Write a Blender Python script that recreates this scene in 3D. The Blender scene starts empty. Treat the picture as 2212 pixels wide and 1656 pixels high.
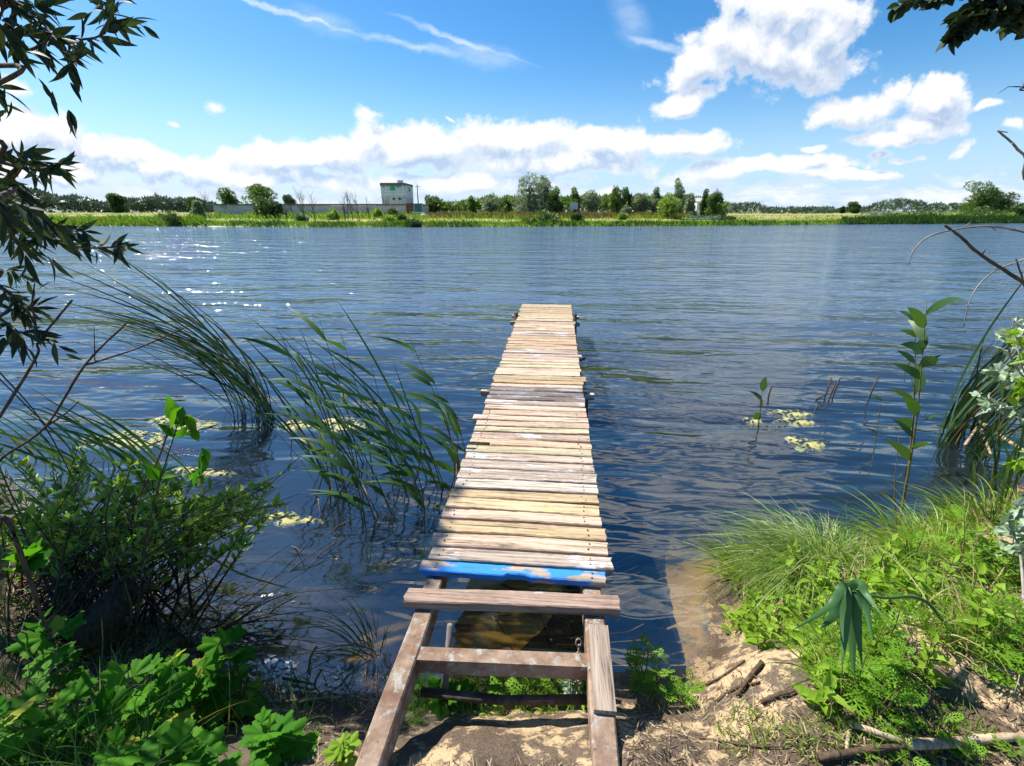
import bpy, math, random
import numpy as np
from math import sin, cos, tan, atan, radians, pi
rng = np.random.default_rng(7)
random.seed(7)
scene = bpy.context.scene
COL = scene.collection

# ------------------------------------------------------------------ camera
F, YH, W2, H2 = 1020.0, 456.0, 2212.0, 1656.0
PITCH = atan((H2/2 - YH)/F)
YAW = radians(5.2)
cp, sp = cos(PITCH), sin(PITCH)
C = np.array([0.15, 0.0, 2.15])
RT = np.array([cos(YAW), sin(YAW), 0.0])
FW = np.array([-sin(YAW), cos(YAW), 0.0])
UP = np.array([0.0, 0.0, 1.0])
cam_d = bpy.data.cameras.new('camera')
cam = bpy.data.objects.new('camera', cam_d)
COL.objects.link(cam)
cam.location = C
cam.rotation_euler = (pi/2 - PITCH, 0, YAW)
cam_d.sensor_width = 36.0
cam_d.lens = F/W2*36.0
cam_d.clip_start = 0.05
cam_d.clip_end = 6000
scene.camera = cam

# ------------------------------------------------------------------ light
SUN_AZ, SUN_EL = radians(62), radians(50)          # azimuth to the left of +Y
SUN = np.array([-sin(SUN_AZ)*cos(SUN_EL), cos(SUN_AZ)*cos(SUN_EL), sin(SUN_EL)])
sl = bpy.data.lights.new('sun', 'SUN')
sl.energy = 4.3
sl.angle = radians(0.53)
sl.color = (1.0, 0.95, 0.86)
so = bpy.data.objects.new('sun', sl)
COL.objects.link(so)
so.location = (-20, 15, 30)
import mathutils
so.rotation_euler = mathutils.Vector(SUN).to_track_quat('Z', 'Y').to_euler()
vs = scene.view_settings
vs.view_transform = 'Standard'
vs.look = 'None'
vs.gamma = 1
vs.exposure = 1.1
vs.use_curve_mapping = False
SKY_STRENGTH = 0.074
cy = scene.cycles
cy.max_bounces = 10
cy.diffuse_bounces = 3
cy.glossy_bounces = 3
cy.transmission_bounces = 4
cy.transparent_max_bounces = 12
cy.volume_bounces = 0
cy.caustics_reflective = False
cy.caustics_refractive = False
cy.sample_clamp_indirect = 6
cy.use_denoising = True

def rayv(px, py):
    xc = (px - W2/2)/F
    yc = (H2/2 - py)/F
    return RT*xc + FW*(cp + yc*sp) + UP*(-sp + yc*cp)

def uvp(px, py):                                   # direction as tangent-plane pair about the heading
    xc = (px - W2/2)/F
    yc = (H2/2 - py)/F
    f = cp + yc*sp
    return xc/f, (-sp + yc*cp)/f

def gp(px, py, z=0.0):
    r = rayv(px, py)
    return C + r*((z - C[2])/r[2])

def pd(px, py, d):
    r = rayv(px, py)
    return C + r*(d/(r@FW))

def proj(P):
    d = np.asarray(P) - C
    r = d@RT; f = d@FW; z = d[..., 2]
    zc = f*cp - z*sp
    yc = f*sp + z*cp
    zc = np.where(np.abs(zc) < 1e-6, 1e-6, zc)
    return 1106 + F*r/zc, 828 - F*yc/zc, zc

# ------------------------------------------------------------------ node helpers
class NT:
    def __init__(s, tree):
        s.t = tree; s.n = tree.nodes; s.l = tree.links
    def put(s, sock, v):
        if v is None: return
        if isinstance(v, bpy.types.NodeSocket): s.l.new(v, sock)
        else: sock.default_value = v
    def new(s, t, **kw):
        n = s.n.new(t)
        for k, v in kw.items(): setattr(n, k, v)
        return n
    def m(s, op, a, b=None, c=None, clamp=False):
        n = s.new('ShaderNodeMath', operation=op, use_clamp=clamp)
        s.put(n.inputs[0], a); s.put(n.inputs[1], b); s.put(n.inputs[2], c)
        return n.outputs[0]
    def vm(s, op, a, b=None, c=None, out=0):
        n = s.new('ShaderNodeVectorMath', operation=op)
        s.put(n.inputs[0], a); s.put(n.inputs[1], b); s.put(n.inputs[2], c)
        return n.outputs[out]
    def mix(s, f, a, b, blend='MIX'):
        n = s.new('ShaderNodeMix', data_type='RGBA', blend_type=blend)
        s.put(n.inputs[0], f); s.put(n.inputs[6], a); s.put(n.inputs[7], b)
        return n.outputs[2]
    def ramp(s, v, lo, hi, a=0.0, b=1.0, smooth=True):
        n = s.new('ShaderNodeMapRange', interpolation_type='SMOOTHSTEP' if smooth else 'LINEAR')
        s.put(n.inputs[0], v); s.put(n.inputs[1], lo); s.put(n.inputs[2], hi); s.put(n.inputs[3], a); s.put(n.inputs[4], b)
        return n.outputs[0]
    def noise(s, vec, scale=5, detail=3, rough=0.5, dist=0.0, out=0, w=None):
        n = s.new('ShaderNodeTexNoise')
        if w is not None:
            n.noise_dimensions = '4D'; s.put(n.inputs['W'], w)
        s.put(n.inputs['Vector'], vec); s.put(n.inputs['Scale'], scale); s.put(n.inputs['Detail'], detail)
        s.put(n.inputs['Roughness'], rough); s.put(n.inputs['Distortion'], dist)
        return n.outputs[out]
    def mapping(s, vec, loc=(0,0,0), rot=(0,0,0), scale=(1,1,1), typ='POINT'):
        n = s.new('ShaderNodeMapping', vector_type=typ)
        s.put(n.inputs['Vector'], vec)
        n.inputs['Location'].default_value = loc; n.inputs['Rotation'].default_value = rot; n.inputs['Scale'].default_value = scale
        return n.outputs[0]
    def xyz(s, v):
        n = s.new('ShaderNodeSeparateXYZ'); s.put(n.inputs[0], v); return n.outputs
    def comb(s, x, y, z=0.0):
        n = s.new('ShaderNodeCombineXYZ'); s.put(n.inputs[0], x); s.put(n.inputs[1], y); s.put(n.inputs[2], z); return n.outputs[0]

def rgb(c): return (c[0], c[1], c[2], 1.0)

# ------------------------------------------------------------------ world: sky and clouds
def build_world():
    w = bpy.data.worlds.new('World'); scene.world = w; w.use_nodes = True
    k = NT(w.node_tree); k.n.clear()
    out = k.new('ShaderNodeOutputWorld'); bg = k.new('ShaderNodeBackground')
    sky = k.new('ShaderNodeTexSky', sky_type='NISHITA', sun_disc=False)
    sky.sun_elevation = SUN_EL; sky.sun_rotation = -SUN_AZ
    sky.air_density = 1.0; sky.dust_density = 0.35; sky.ozone_density = 3.0; sky.altitude = 0
    hs = k.new('ShaderNodeHueSaturation'); hs.inputs['Saturation'].default_value = 1.38; hs.inputs['Value'].default_value = 1.0
    k.l.new(sky.outputs[0], hs.inputs['Color'])
    skyc = hs.outputs[0]
    # cloud field as a node group evaluated twice (the second, shifted towards the sun, gives the lit side)
    g = bpy.data.node_groups.new('cloud_field', 'ShaderNodeTree')
    g.interface.new_socket('uv', in_out='INPUT', socket_type='NodeSocketVector')
    g.interface.new_socket('field', in_out='OUTPUT', socket_type='NodeSocketFloat')
    q = NT(g)
    gi = q.new('NodeGroupInput'); go = q.new('NodeGroupOutput')
    uv = gi.outputs[0]
    n1 = q.noise(uv, 9, 2, 0.5, out=1)
    d1 = q.vm('SCALE', q.vm('SUBTRACT', n1, (0.5, 0.5, 0.5))); d1.node.inputs[3].default_value = 0.05
    uvd = q.vm('ADD', uv, d1)
    big = q.noise(uv, 15, 8, 0.62, 0.15)
    vo = q.new('ShaderNodeTexVoronoi'); q.put(vo.inputs['Vector'], uvd)
    vo.inputs['Scale'].default_value = 24; vo.inputs['Detail'].default_value = 3; vo.inputs['Roughness'].default_value = 0.6; vo.inputs['Lacunarity'].default_value = 2.3
    vo.normalize = True
    B = [  # px centre x, y, rx, ry, tilt
        (1740,-140,230,120,0), (1420,-420,300,150,.1), (1950,-480,280,150,0), (1000,-900,400,200,.2), (1800,-1100,400,250,0), (1660,110,190,75,-.1), (1710,20,150,75,-.2), (1520,150,90,50,.25), (1790,70,75,75,.3), (1740,140,70,26,.1),
        (1480,225,85,30,.38), (1840,242,105,38,.1), (1945,192,65,55,.2), (2020,220,75,58,0), (1985,268,110,24,0), (1915,294,90,14,0),
        (1908,325,40,16,.1), (1965,340,60,16,0), (2085,312,48,26,.7), (2135,226,70,18,.1), (2195,268,45,22,0),
        (30,190,70,48,-.2), (50,300,130,60,0), (225,328,95,30,0), (470,230,70,34,-.3), (808,258,62,42,0),
        (1115,308,180,52,0), (880,322,180,50,0), (650,338,200,40,.05), (350,360,180,30,0), (1300,312,140,38,0), (1480,318,110,28,0), (1180,350,260,34,0),
        (90,370,200,34,0), (560,385,240,28,0), (1640,362,200,20,.05), (1000,392,280,22,0), (965,268,30,14,-.5),
        (1840,378,140,15,0), (370,262,22,14,0), (1755,322,55,11,0)]
    fld = None
    for (x, y, rx, ry, t) in B:
        u0, v0 = uvp(x, y); u1, _ = uvp(x + rx, y); _, v1 = uvp(x, y - ry)
        vin = uvd if fld is None else q.vm('MULTIPLY_ADD', q.comb(fld, 0.0), (1e-9, 1e-9, 0), uvd)   # keeps the evaluation sequential
        mp = q.mapping(vin, (u0, v0, 0), (0, 0, t), (abs(u1 - u0)*1.03, abs(v1 - v0)*1.03, 1), 'TEXTURE')
        ln = q.vm('LENGTH', mp, out=1)
        pk = 1.08 if rx > 70 else 0.54
        fld = q.m('SUBTRACT', pk, ln) if fld is None else q.m('SMOOTH_MAX', fld, q.m('SUBTRACT', pk, ln), 0.15)
    # layered bank near the horizon
    sx = q.xyz(uvd)
    lay = q.noise(q.comb(q.m('MULTIPLY', sx[0], 6.0), q.m('MULTIPLY', sx[1], 27.0)), 1.0, 7, 0.62)
    band = q.ramp(sx[1], 0.135, 0.03, -0.6, 0.22)
    rightless = q.ramp(sx[0], 0.45, 0.95, 0.0, -0.04)
    fl2 = q.m('ADD', q.m('ADD', band, rightless), q.m('MULTIPLY', q.m('SUBTRACT', lay, 0.5), 1.9))
    fld = q.m('MAXIMUM', fld, -0.6)
    fld = q.m('ADD', fld, q.m('ADD', q.m('MULTIPLY', q.m('SUBTRACT', big, 0.5), 2.0), q.m('MULTIPLY', q.m('SUBTRACT', 0.38, vo.outputs['Distance']), 0.75)))
    q.put(go.inputs[0], q.m('SMOOTH_MAX', fld, fl2, 0.1))

    tc = k.new('ShaderNodeTexCoord')
    D = tc.outputs['Generated']
    f_ = k.vm('DOT_PRODUCT', D, tuple(FW), out=1); r_ = k.vm('DOT_PRODUCT', D, tuple(RT), out=1); z_ = k.xyz(D)[2]
    fs = k.m('MAXIMUM', f_, 0.08)
    u = k.m('DIVIDE', r_, fs); v = k.m('DIVIDE', z_, fs)
    uv = k.comb(u, v, 0.0)
    def field(vec):
        n = k.new('ShaderNodeGroup'); n.node_tree = g; k.put(n.inputs[0], vec); return n.outputs[0]
    a = field(uv)
    b = field(k.vm('ADD', uv, (-0.014, 0.030, 0.0)))
    front = k.ramp(f_, 0.1, 0.3)
    dens = k.m('MULTIPLY', k.ramp(a, -0.02, 0.42), front)
    lit = k.ramp(k.m('SUBTRACT', a, b), -0.34, 0.34, smooth=False)
    thin = k.ramp(a, 0.55, 0.1)
    lit = k.m('ADD', k.m('MULTIPLY', lit, k.m('SUBTRACT', 1.0, k.m('MULTIPLY', thin, .6))), k.m('MULTIPLY', thin, .6), clamp=True)
    low = k.ramp(v, 0.16, 0.02)
    ccol = k.mix(lit, k.mix(low, rgb((3.1, 3.9, 5.3)), rgb((3.4, 4.6, 6.2))), rgb((6.6, 6.7, 6.8)))
    air = k.ramp(z_, 0.3, 0.0)
    skyc = k.mix(k.m('MULTIPLY', k.m('MULTIPLY', air, air), .8), skyc, rgb((3.3, 4.9, 6.9)))
    col = k.mix(k.m('MULTIPLY', dens, 0.96), skyc, ccol)
    # cirrus streaks
    wisp = k.noise(k.mapping(uv, rot=(0, 0, -0.33), scale=(14, 60, 1)), 1.0, 5, 0.6)
    wsp2 = k.noise(uv, 16, 4, 0.6, out=1)
    dd = k.vm('SCALE', k.vm('SUBTRACT', wsp2, (0.5, 0.5, 0.5))); dd.node.inputs[3].default_value = 0.03
    uvw = k.vm('ADD', uv, dd)
    st = None
    for (x0, y0, x1, y1, wd, al) in [(430,-25,830,92,9,1.0), (700,60,1100,140,10,.7), (820,25,1170,152,10,.8), (850,90,1040,125,14,.6), (1330,70,1510,118,15,.9), (600,20,800,80,34,.35), (930,90,1150,150,34,.4), (1320,-40,1400,110,50,.4)]:
        a0 = uvp(x0, y0); a1 = uvp(x1, y1); cx, cz = (a0[0]+a1[0])/2, (a0[1]+a1[1])/2
        L = math.hypot(a1[0]-a0[0], a1[1]-a0[1])/2*1.1; an = math.atan2(a1[1]-a0[1], a1[0]-a0[0])
        mp = k.mapping(uvw, (cx, cz, 0), (0, 0, an), (L, wd/F*0.8, 1), 'TEXTURE')
        e = k.m('MULTIPLY', k.ramp(k.vm('LENGTH', mp, out=1), 1.0, 0.1), al)
        st = e if st is None else k.m('MAXIMUM', st, e)
    st = k.m('MULTIPLY', k.m('MULTIPLY', st, k.ramp(wisp, 0.2, 0.75, 0.25, 1.0)), k.m('MULTIPLY', front, 0.7))
    col = k.mix(st, col, rgb((7.4, 7.7, 8.0)))
    bg.inputs['Strength'].default_value = SKY_STRENGTH
    k.l.new(col, bg.inputs['Color']); k.l.new(bg.outputs[0], out.inputs[0])
build_world()
scene.world.cycles.sampling_method = 'NONE'

# ------------------------------------------------------------------ mesh helpers
ORG = {}
class MB:
    def __init__(s): s.v = []; s.f = {}; s.n = 0
    def add(s, v, *faces):
        v = np.asarray(v, float).reshape(-1, 3)
        for f in faces:
            f = np.asarray(f, int)
            if f.size: s.f.setdefault(f.shape[1], []).append(f + s.n)
        s.v.append(v); s.n += len(v)
        return s
    def mesh(s, name, org=(0, 0, 0), smooth=True):
        V = np.concatenate(s.v) - np.asarray(org)
        me = bpy.data.meshes.new(name)
        me.vertices.add(len(V)); me.vertices.foreach_set('co', V.ravel())
        lv, ls, st = [], [], 0
        for kx, arrs in s.f.items():
            a = np.concatenate(arrs); lv.append(a.ravel())
            ls.append(st + np.arange(len(a))*kx); st += a.size
        lv = np.concatenate(lv); ls = np.concatenate(ls)
        me.loops.add(len(lv)); me.loops.foreach_set('vertex_index', lv.astype(np.int32))
        me.polygons.add(len(ls)); me.polygons.foreach_set('loop_start', ls.astype(np.int32))
        me.polygons.foreach_set('use_smooth', np.full(len(ls), bool(smooth)))
        me.update(calc_edges=True); me.validate()
        return me

def tag(o, label=None, cat=None, group=None, kind=None):
    if label: o['label'] = label
    if cat: o['category'] = cat
    if group: o['group'] = group
    if kind: o['kind'] = kind
    return o
def thing(name, label, cat, loc, group=None):
    o = bpy.data.objects.new(name, None); COL.objects.link(o)
    o.empty_display_size = 0.1; o.location = loc; ORG[o.name] = np.asarray(loc, float)
    return tag(o, label, cat, group)
def part(mb, name, mat, parent, label=None, smooth=True):
    og = ORG[parent.name]
    me = mb.mesh(name, og, smooth); me.materials.append(mat)
    o = bpy.data.objects.new(name, me); COL.objects.link(o); o.parent = parent
    ORG[o.name] = og
    if label: o['label'] = label
    return o
def solo(mb, name, mat, label, cat, loc, group=None, kind=None, smooth=True):
    me = mb.mesh(name, loc, smooth); me.materials.append(mat)
    o = bpy.data.objects.new(name, me); COL.objects.link(o); o.location = loc; ORG[o.name] = np.asarray(loc, float)
    return tag(o, label, cat, group, kind)

def nrm(a):
    a = np.asarray(a, float); return a/np.maximum(np.linalg.norm(a, axis=-1, keepdims=True), 1e-9)
def tube(mb, pts, r0, r1=None, n=6, cap=True, jit=0.0):
    pts = np.asarray(pts, float); m = len(pts)
    r1 = r0 if r1 is None else r1
    rad = np.linspace(r0, r1, m) if np.isscalar(r0) else np.asarray(r0)
    T = nrm(np.gradient(pts, axis=0))
    ref = np.array([0, 0, 1.0]) if abs(T[0][2]) < 0.9 else np.array([1.0, 0, 0])
    A = nrm(np.cross(T, ref)); Bv = np.cross(T, A)
    an = np.arange(n)*2*pi/n
    rr = rad[:, None]*(1 + (rng.normal(0, jit, (m, n)) if jit else 0))
    V = pts[:, None, :] + rr[..., None]*(np.cos(an)[None, :, None]*A[:, None] + np.sin(an)[None, :, None]*Bv[:, None])
    i = np.arange(m-1)[:, None]*n; j = np.arange(n)[None]; j2 = (j+1) % n
    q = np.stack([i+j, i+j2, i+n+j2, i+n+j], -1).reshape(-1, 4)
    mb.add(V, q)
    if cap:
        mb.f.setdefault(n, []).append(np.array([list(range(n))[::-1], list(range((m-1)*n, m*n))]) + mb.n - m*n)
def curve(p, n=10):                                 # Catmull-Rom through the points
    p = np.asarray(p, float)
    P = np.vstack([2*p[0]-p[1], p, 2*p[-1]-p[-2]])
    o = []
    for i in range(len(p)-1):
        a, b, c, d = P[i:i+4]
        t = np.linspace(0, 1, n, endpoint=False)[:, None]
        o.append(0.5*(2*b + (c-a)*t + (2*a-5*b+4*c-d)*t**2 + (-a+3*b-3*c+d)*t**3))
    return np.vstack(o + [p[-1:]])
def inst(mb, tv, tfs, pos, y, n, sc):
    pos = np.asarray(pos, float); y = nrm(y); x = nrm(np.cross(y, n)); z = np.cross(x, y)
    sc = np.broadcast_to(np.asarray(sc, float).reshape(-1, 1) if np.ndim(sc) < 2 else sc, (len(pos), 3 if np.ndim(sc) == 2 else 1))
    if sc.shape[1] == 1: sc = np.repeat(sc, 3, 1)
    V = pos[:, None] + (tv[None, :, 0:1]*sc[:, None, 0:1])*x[:, None] + (tv[None, :, 1:2]*sc[:, None, 1:2])*y[:, None] + (tv[None, :, 2:3]*sc[:, None, 2:3])*z[:, None]
    off = (np.arange(len(pos))*len(tv))[:, None, None]
    mb.add(V, *[(np.asarray(tf)[None] + off).reshape(-1, np.asarray(tf).shape[1]) for tf in tfs])
def ribbons(mb, base, d, bend, L, W, seg=5, face=None, power=2.0, prof=None):
    n = len(base); t = np.linspace(0, 1, seg+1)
    L = np.broadcast_to(L, n)[:, None, None]; W = np.broadcast_to(W, n)[:, None]
    P = base[:, None] + L*(d[:, None]*t[None, :, None] + bend[:, None]*(t**power)[None, :, None])
    T = nrm(np.gradient(P, axis=1))
    if face is None: face = nrm(rng.normal(size=(n, 3))*[1, 1, 0.25])
    S = nrm(np.cross(T, np.broadcast_to(face[:, None], T.shape)))
    w = (prof(t) if prof else np.clip(np.minimum(0.55 + 2*t, 1.0)*(1-t**2.2), 0.03, 1))[None]*W/2
    V = np.stack([P - S*w[..., None], P + S*w[..., None]], 2).reshape(n, -1, 3)
    i = np.arange(seg)*2
    q = np.stack([i, i+1, i+3, i+2], -1)
    off = (np.arange(n)*2*(seg+1))[:, None, None]
    mb.add(V, (q[None] + off).reshape(-1, 4))
def box(mb, o, ex, ey, ez):                         # corner o, three edge vectors
    o, ex, ey, ez = map(lambda a: np.asarray(a, float), (o, ex, ey, ez))
    v = [o + a*ex + b*ey + c*ez for c in (0, 1) for b in (0, 1) for a in (0, 1)]
    mb.add(v, [[0, 2, 3, 1], [4, 5, 7, 6], [0, 1, 5, 4], [2, 6, 7, 3], [1, 3, 7, 5], [0, 4, 6, 2]])

# value noise for meshes
def vnoise(x, y, seed=0):
    x = np.asarray(x, float); y = np.asarray(y, float)
    xi = np.floor(x).astype(np.int64); yi = np.floor(y).astype(np.int64); xf = x-xi; yf = y-yi
    def h(a, b):
        n = (a*374761393 + b*668265263 + seed*974711) & 0xffffffff
        n = ((n ^ (n >> 13))*1274126177) & 0xffffffff
        return ((n ^ (n >> 16)) & 0xffff)/65535.0
    u = xf*xf*(3-2*xf); v = yf*yf*(3-2*yf)
    return (h(xi, yi)*(1-u)+h(xi+1, yi)*u)*(1-v) + (h(xi, yi+1)*(1-u)+h(xi+1, yi+1)*u)*v
def fbm(x, y, o=4, seed=0):
    s = 0; a = .5
    for i in range(o):
        s = s + a*(vnoise(x, y, seed+i)-.5); x = x*2.03+3.1; y = y*2.03+1.7; a *= .5
    return s
def sstep(a, b, x):
    t = np.clip((x-a)/(b-a), 0, 1); return t*t*(3-2*t)

# ------------------------------------------------------------------ materials
def mat(name, shader):
    m = bpy.data.materials.new(name); m.use_nodes = True
    k = NT(m.node_tree); k.n.clear()
    o = k.new('ShaderNodeOutputMaterial')
    r = shader(k)
    if isinstance(r, tuple):
        k.l.new(r[0], o.inputs[0])
        if r[1] is not None: k.l.new(r[1], o.inputs[1])
    else: k.l.new(r, o.inputs[0])
    return m
def pbsdf(k, col, rough=0.6, normal=None, metal=0.0, spec=0.4):
    n = k.new('ShaderNodeBsdfPrincipled')
    k.put(n.inputs['Base Color'], col); k.put(n.inputs['Roughness'], rough); k.put(n.inputs['Metallic'], metal)
    k.put(n.inputs['Specular IOR Level'], spec)
    if normal is not None: k.l.new(normal, n.inputs['Normal'])
    return n.outputs[0]
def bump(k, h, strength=0.5, dist=0.01):
    n = k.new('ShaderNodeBump'); n.inputs['Strength'].default_value = strength; n.inputs['Distance'].default_value = dist
    k.l.new(h, n.inputs['Height']); return n.outputs[0]
def leafmat(name, a, b, tr=0.4, trcol=None, rough=0.45, spec=0.35, extra=None, tscale=1.5):
    def f(k):
        g = k.new('ShaderNodeNewGeometry')
        rnd = g.outputs['Random Per Island']
        c = k.mix(rnd, rgb(a), rgb(b))
        if extra:
            c = k.mix(k.ramp(k.m('FRACT', k.m('MULTIPLY', rnd, 17.3)), 1-extra[1], 1-extra[1]+.02), c, rgb(extra[0]))
        p = pbsdf(k, c, rough, spec=spec)
        t = k.new('ShaderNodeBsdfTranslucent')
        c2 = k.mix(1.0, c, rgb(trcol or (1.3, 1.35, 0.55)), 'MULTIPLY')
        k.l.new(c2, t.inputs[0])
        mx = k.new('ShaderNodeMixShader'); mx.inputs[0].default_value = tr
        k.l.new(p, mx.inputs[1]); k.l.new(t.outputs[0], mx.inputs[2])
        return mx.outputs[0]
    return mat(name, f)
def barkmat(name, a, b, scale=20):
    def f(k):
        tc = k.new('ShaderNodeTexCoord').outputs['Object']
        n = k.noise(k.mapping(tc, scale=(1, 1, .35)), scale, 5, .6)
        return pbsdf(k, k.mix(k.ramp(n, .3, .7), rgb(a), rgb(b)), .85, bump(k, n, .6, .006), spec=.2)
    return mat(name, f)
M = {}
M['bark'] = barkmat('bark', (.045, .034, .026), (.13, .1, .075))
M['barkpale'] = barkmat('bark_pale', (.16, .14, .12), (.33, .3, .26))
M['twig'] = barkmat('twig', (.05, .035, .025), (.12, .08, .05), 60)
M['twiggreen'] = barkmat('twig_green', (.1, .09, .03), (.2, .17, .06), 60)
M['drystick'] = barkmat('dry_stick', (.2, .13, .08), (.48, .38, .26), 40)
M['straw'] = leafmat('straw', (.28, .2, .11), (.5, .4, .24), .2, (1, 1, .8))
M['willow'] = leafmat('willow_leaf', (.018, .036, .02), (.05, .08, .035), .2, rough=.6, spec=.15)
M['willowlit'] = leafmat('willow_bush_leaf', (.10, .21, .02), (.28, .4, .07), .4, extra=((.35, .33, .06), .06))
M['reed'] = leafmat('reed_leaf', (.03, .085, .018), (.085, .18, .03), .3, extra=((.36, .28, .12), .07))
M['rush'] = leafmat('bulrush_leaf', (.014, .045, .016), (.05, .10, .03), .2, extra=((.3, .22, .1), .08))
M['grass'] = leafmat('grass_blade', (.13, .26, .02), (.30, .44, .06), .4, extra=((.5, .45, .22), .1))
M['tuss'] = leafmat('tussock_blade', (.13, .25, .05), (.36, .46, .18), .35, extra=((.46, .42, .24), .14))
M['herb'] = leafmat('herb_leaf', (.17, .33, .02), (.31, .44, .06), .45, rough=.6, spec=.12)
M['rag'] = leafmat('ragweed_leaf', (.10, .27, .015), (.24, .40, .045), .45, rough=.6, spec=.12)
M['broad'] = leafmat('broad_leaf', (.03, .15, .008), (.12, .32, .018), .45, extra=((.34, .38, .05), .07), rough=.6, spec=.12)
M['silver'] = leafmat('silver_leaf', (.2, .3, .16), (.5, .58, .45), .25, (1, 1.1, .8))
M['glauc'] = leafmat('glaucous_leaf', (.05, .14, .045), (.10, .22, .075), .4, (1, 1.2, .7))
M['fgrass'] = leafmat('shore_grass_blade', (.09, .21, .014), (.26, .38, .04), .35, extra=((.34, .3, .1), .08))
M['fdry'] = leafmat('dry_grass_blade', (.32, .27, .09), (.22, .3, .05), .3)
M['fdark'] = leafmat('shore_reed_blade', (.03, .08, .015), (.07, .14, .025), .3)
M['frust'] = leafmat('dry_dock_blade', (.2, .12, .05), (.32, .22, .1), .2, (1.1, 1, .8))
M['t_green'] = leafmat('tree_green', (.06, .12, .03), (.14, .21, .055), .38)
M['t_dark'] = leafmat('tree_dark', (.035, .075, .022), (.08, .13, .035), .3)
M['t_silver'] = leafmat('tree_silver', (.13, .18, .10), (.34, .4, .26), .32, (1.1, 1.15, .8))
M['t_lime'] = leafmat('tree_lime', (.16, .26, .05), (.28, .38, .09), .4)
M['t_blue'] = leafmat('tree_far', (.055, .1, .06), (.11, .16, .09), .25, (1, 1, 1))  # bluish leaf colour carries the haze tint of the distant woods

# ------------------------------------------------------------------ ground (bank, lake bed, far bank, fields: one sheet)
SHN = np.array([(-1600, 25), (-120, 25), (-30, 9), (-9, 4.6), (-4.74, 3.27), (-3.5, 2.64), (-2.42, 2.01), (-1.67, 1.69), (-1.21, 1.52), (-.88, 1.51), (-.6, 1.55), (-.25, 1.64), (.45, 1.74), (.86, 1.8),
                (1.02, 1.96), (1.08, 2.25), (1.3, 2.62), (1.75, 2.86), (2.3, 2.9), (2.85, 3.1), (3.7, 3.55), (4.9, 4.3), (12, 8.6), (40, 22), (120, 40), (1600, 40)], float)
FSX = [-1600, -400, -88.4, -62.3, -32.7, -6.8, 20.6, 50.9, 85.2, 200, 1600]
FSY = [120, 90, 71.6, 69.1, 67.5, 71, 76.7, 89, 99.4, 120, 160]
def near_d(x, y):
    x = np.asarray(x, float); y = np.asarray(y, float)
    best = np.full(x.shape, 1e9)
    for a, b in zip(SHN[:-1], SHN[1:]):
        e = b-a; t = np.clip(((x-a[0])*e[0] + (y-a[1])*e[1])/(e@e), 0, 1)
        best = np.minimum(best, np.hypot(x-a[0]-t*e[0], y-a[1]-t*e[1]))
    return np.where(y < np.interp(x, SHN[:, 0], SHN[:, 1]), best, -best)
def far_y(x): return np.interp(x, FSX, FSY)
def ground(x, y):
    x = np.asarray(x, float); y = np.asarray(y, float)
    dn = near_d(x, y); df = y - far_y(x) + 1.2*fbm(x*.3, y*0+3, 3, 9)
    near = .46*sstep(-.02, .78, dn) + .05*np.clip(dn-.6, 0, 3) + np.where(np.abs(x) < 12, fbm(x*2.6, y*2.6, 5, 3)*np.where(np.abs(x) < .42, .07, .2)*sstep(0, .3, dn) + fbm(x*17, y*17, 3, 5)*.03*sstep(.0, .2, dn), 0)
    mound = .12*np.exp(-((x-1.05)**2+(y-1.55)**2)/.05) + .1*np.exp(-((x-1.9)**2+(y-1.5)**2)/.2)
    near = near + mound*sstep(0, .2, dn)
    hill = 1.0
    far = .3*sstep(-.3, 1.2, df) + np.minimum(np.clip(df, 0, 60)*.036, 1.25)*np.where(x > 30, .55, 1.0) + fbm(x*.15, y*.15, 3, 4)*.25*sstep(1, 10, df)
    bed = -1.4*(1-np.exp(-np.minimum(np.maximum(-dn, 0), np.maximum(-df, 0))/2.1)) + fbm(x*1.6, y*1.6, 3, 8)*.12*sstep(.1, .8, -dn)
    bed = bed*(1 - .35*np.exp(-((x-1.0)**2+(y-2.35)**2)/.22) - .4*np.exp(-((x+.55)**2+(y-1.85)**2)/.16))
    return np.where(dn > 0, near, np.where(df > 0, far, np.minimum(bed, -.035*sstep(0, .15, -dn))))
def hit(px, py, it=12, off=0.0):                    # where the line of sight meets the ground
    z = 0.3
    for _ in range(it):
        P = gp(px, py, z); z = .5*z + .5*(float(ground(P[0], P[1])) + off)
    P[2] = float(ground(P[0], P[1])); return P
def graded(lo, hi, a, b, st, gr):
    c = list(np.arange(a, b, st)); s = st; x = c[-1]
    while x < hi: s *= gr; x += s; c.append(x)
    s = st; x = c[0]; l = []
    while x > lo: s *= gr; x -= s; l.append(x)
    return np.array(l[::-1] + c)
def grid_mesh(X, Y, Z):
    nx, ny = len(X), len(Y)
    gx, gy = np.meshgrid(X, Y)
    V = np.stack([gx, gy, Z], -1).reshape(-1, 3)
    i = np.arange(nx-1)[None] + np.arange(ny-1)[:, None]*nx
    return V, np.stack([i, i+1, i+1+nx, i+nx], -1).reshape(-1, 4)
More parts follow.
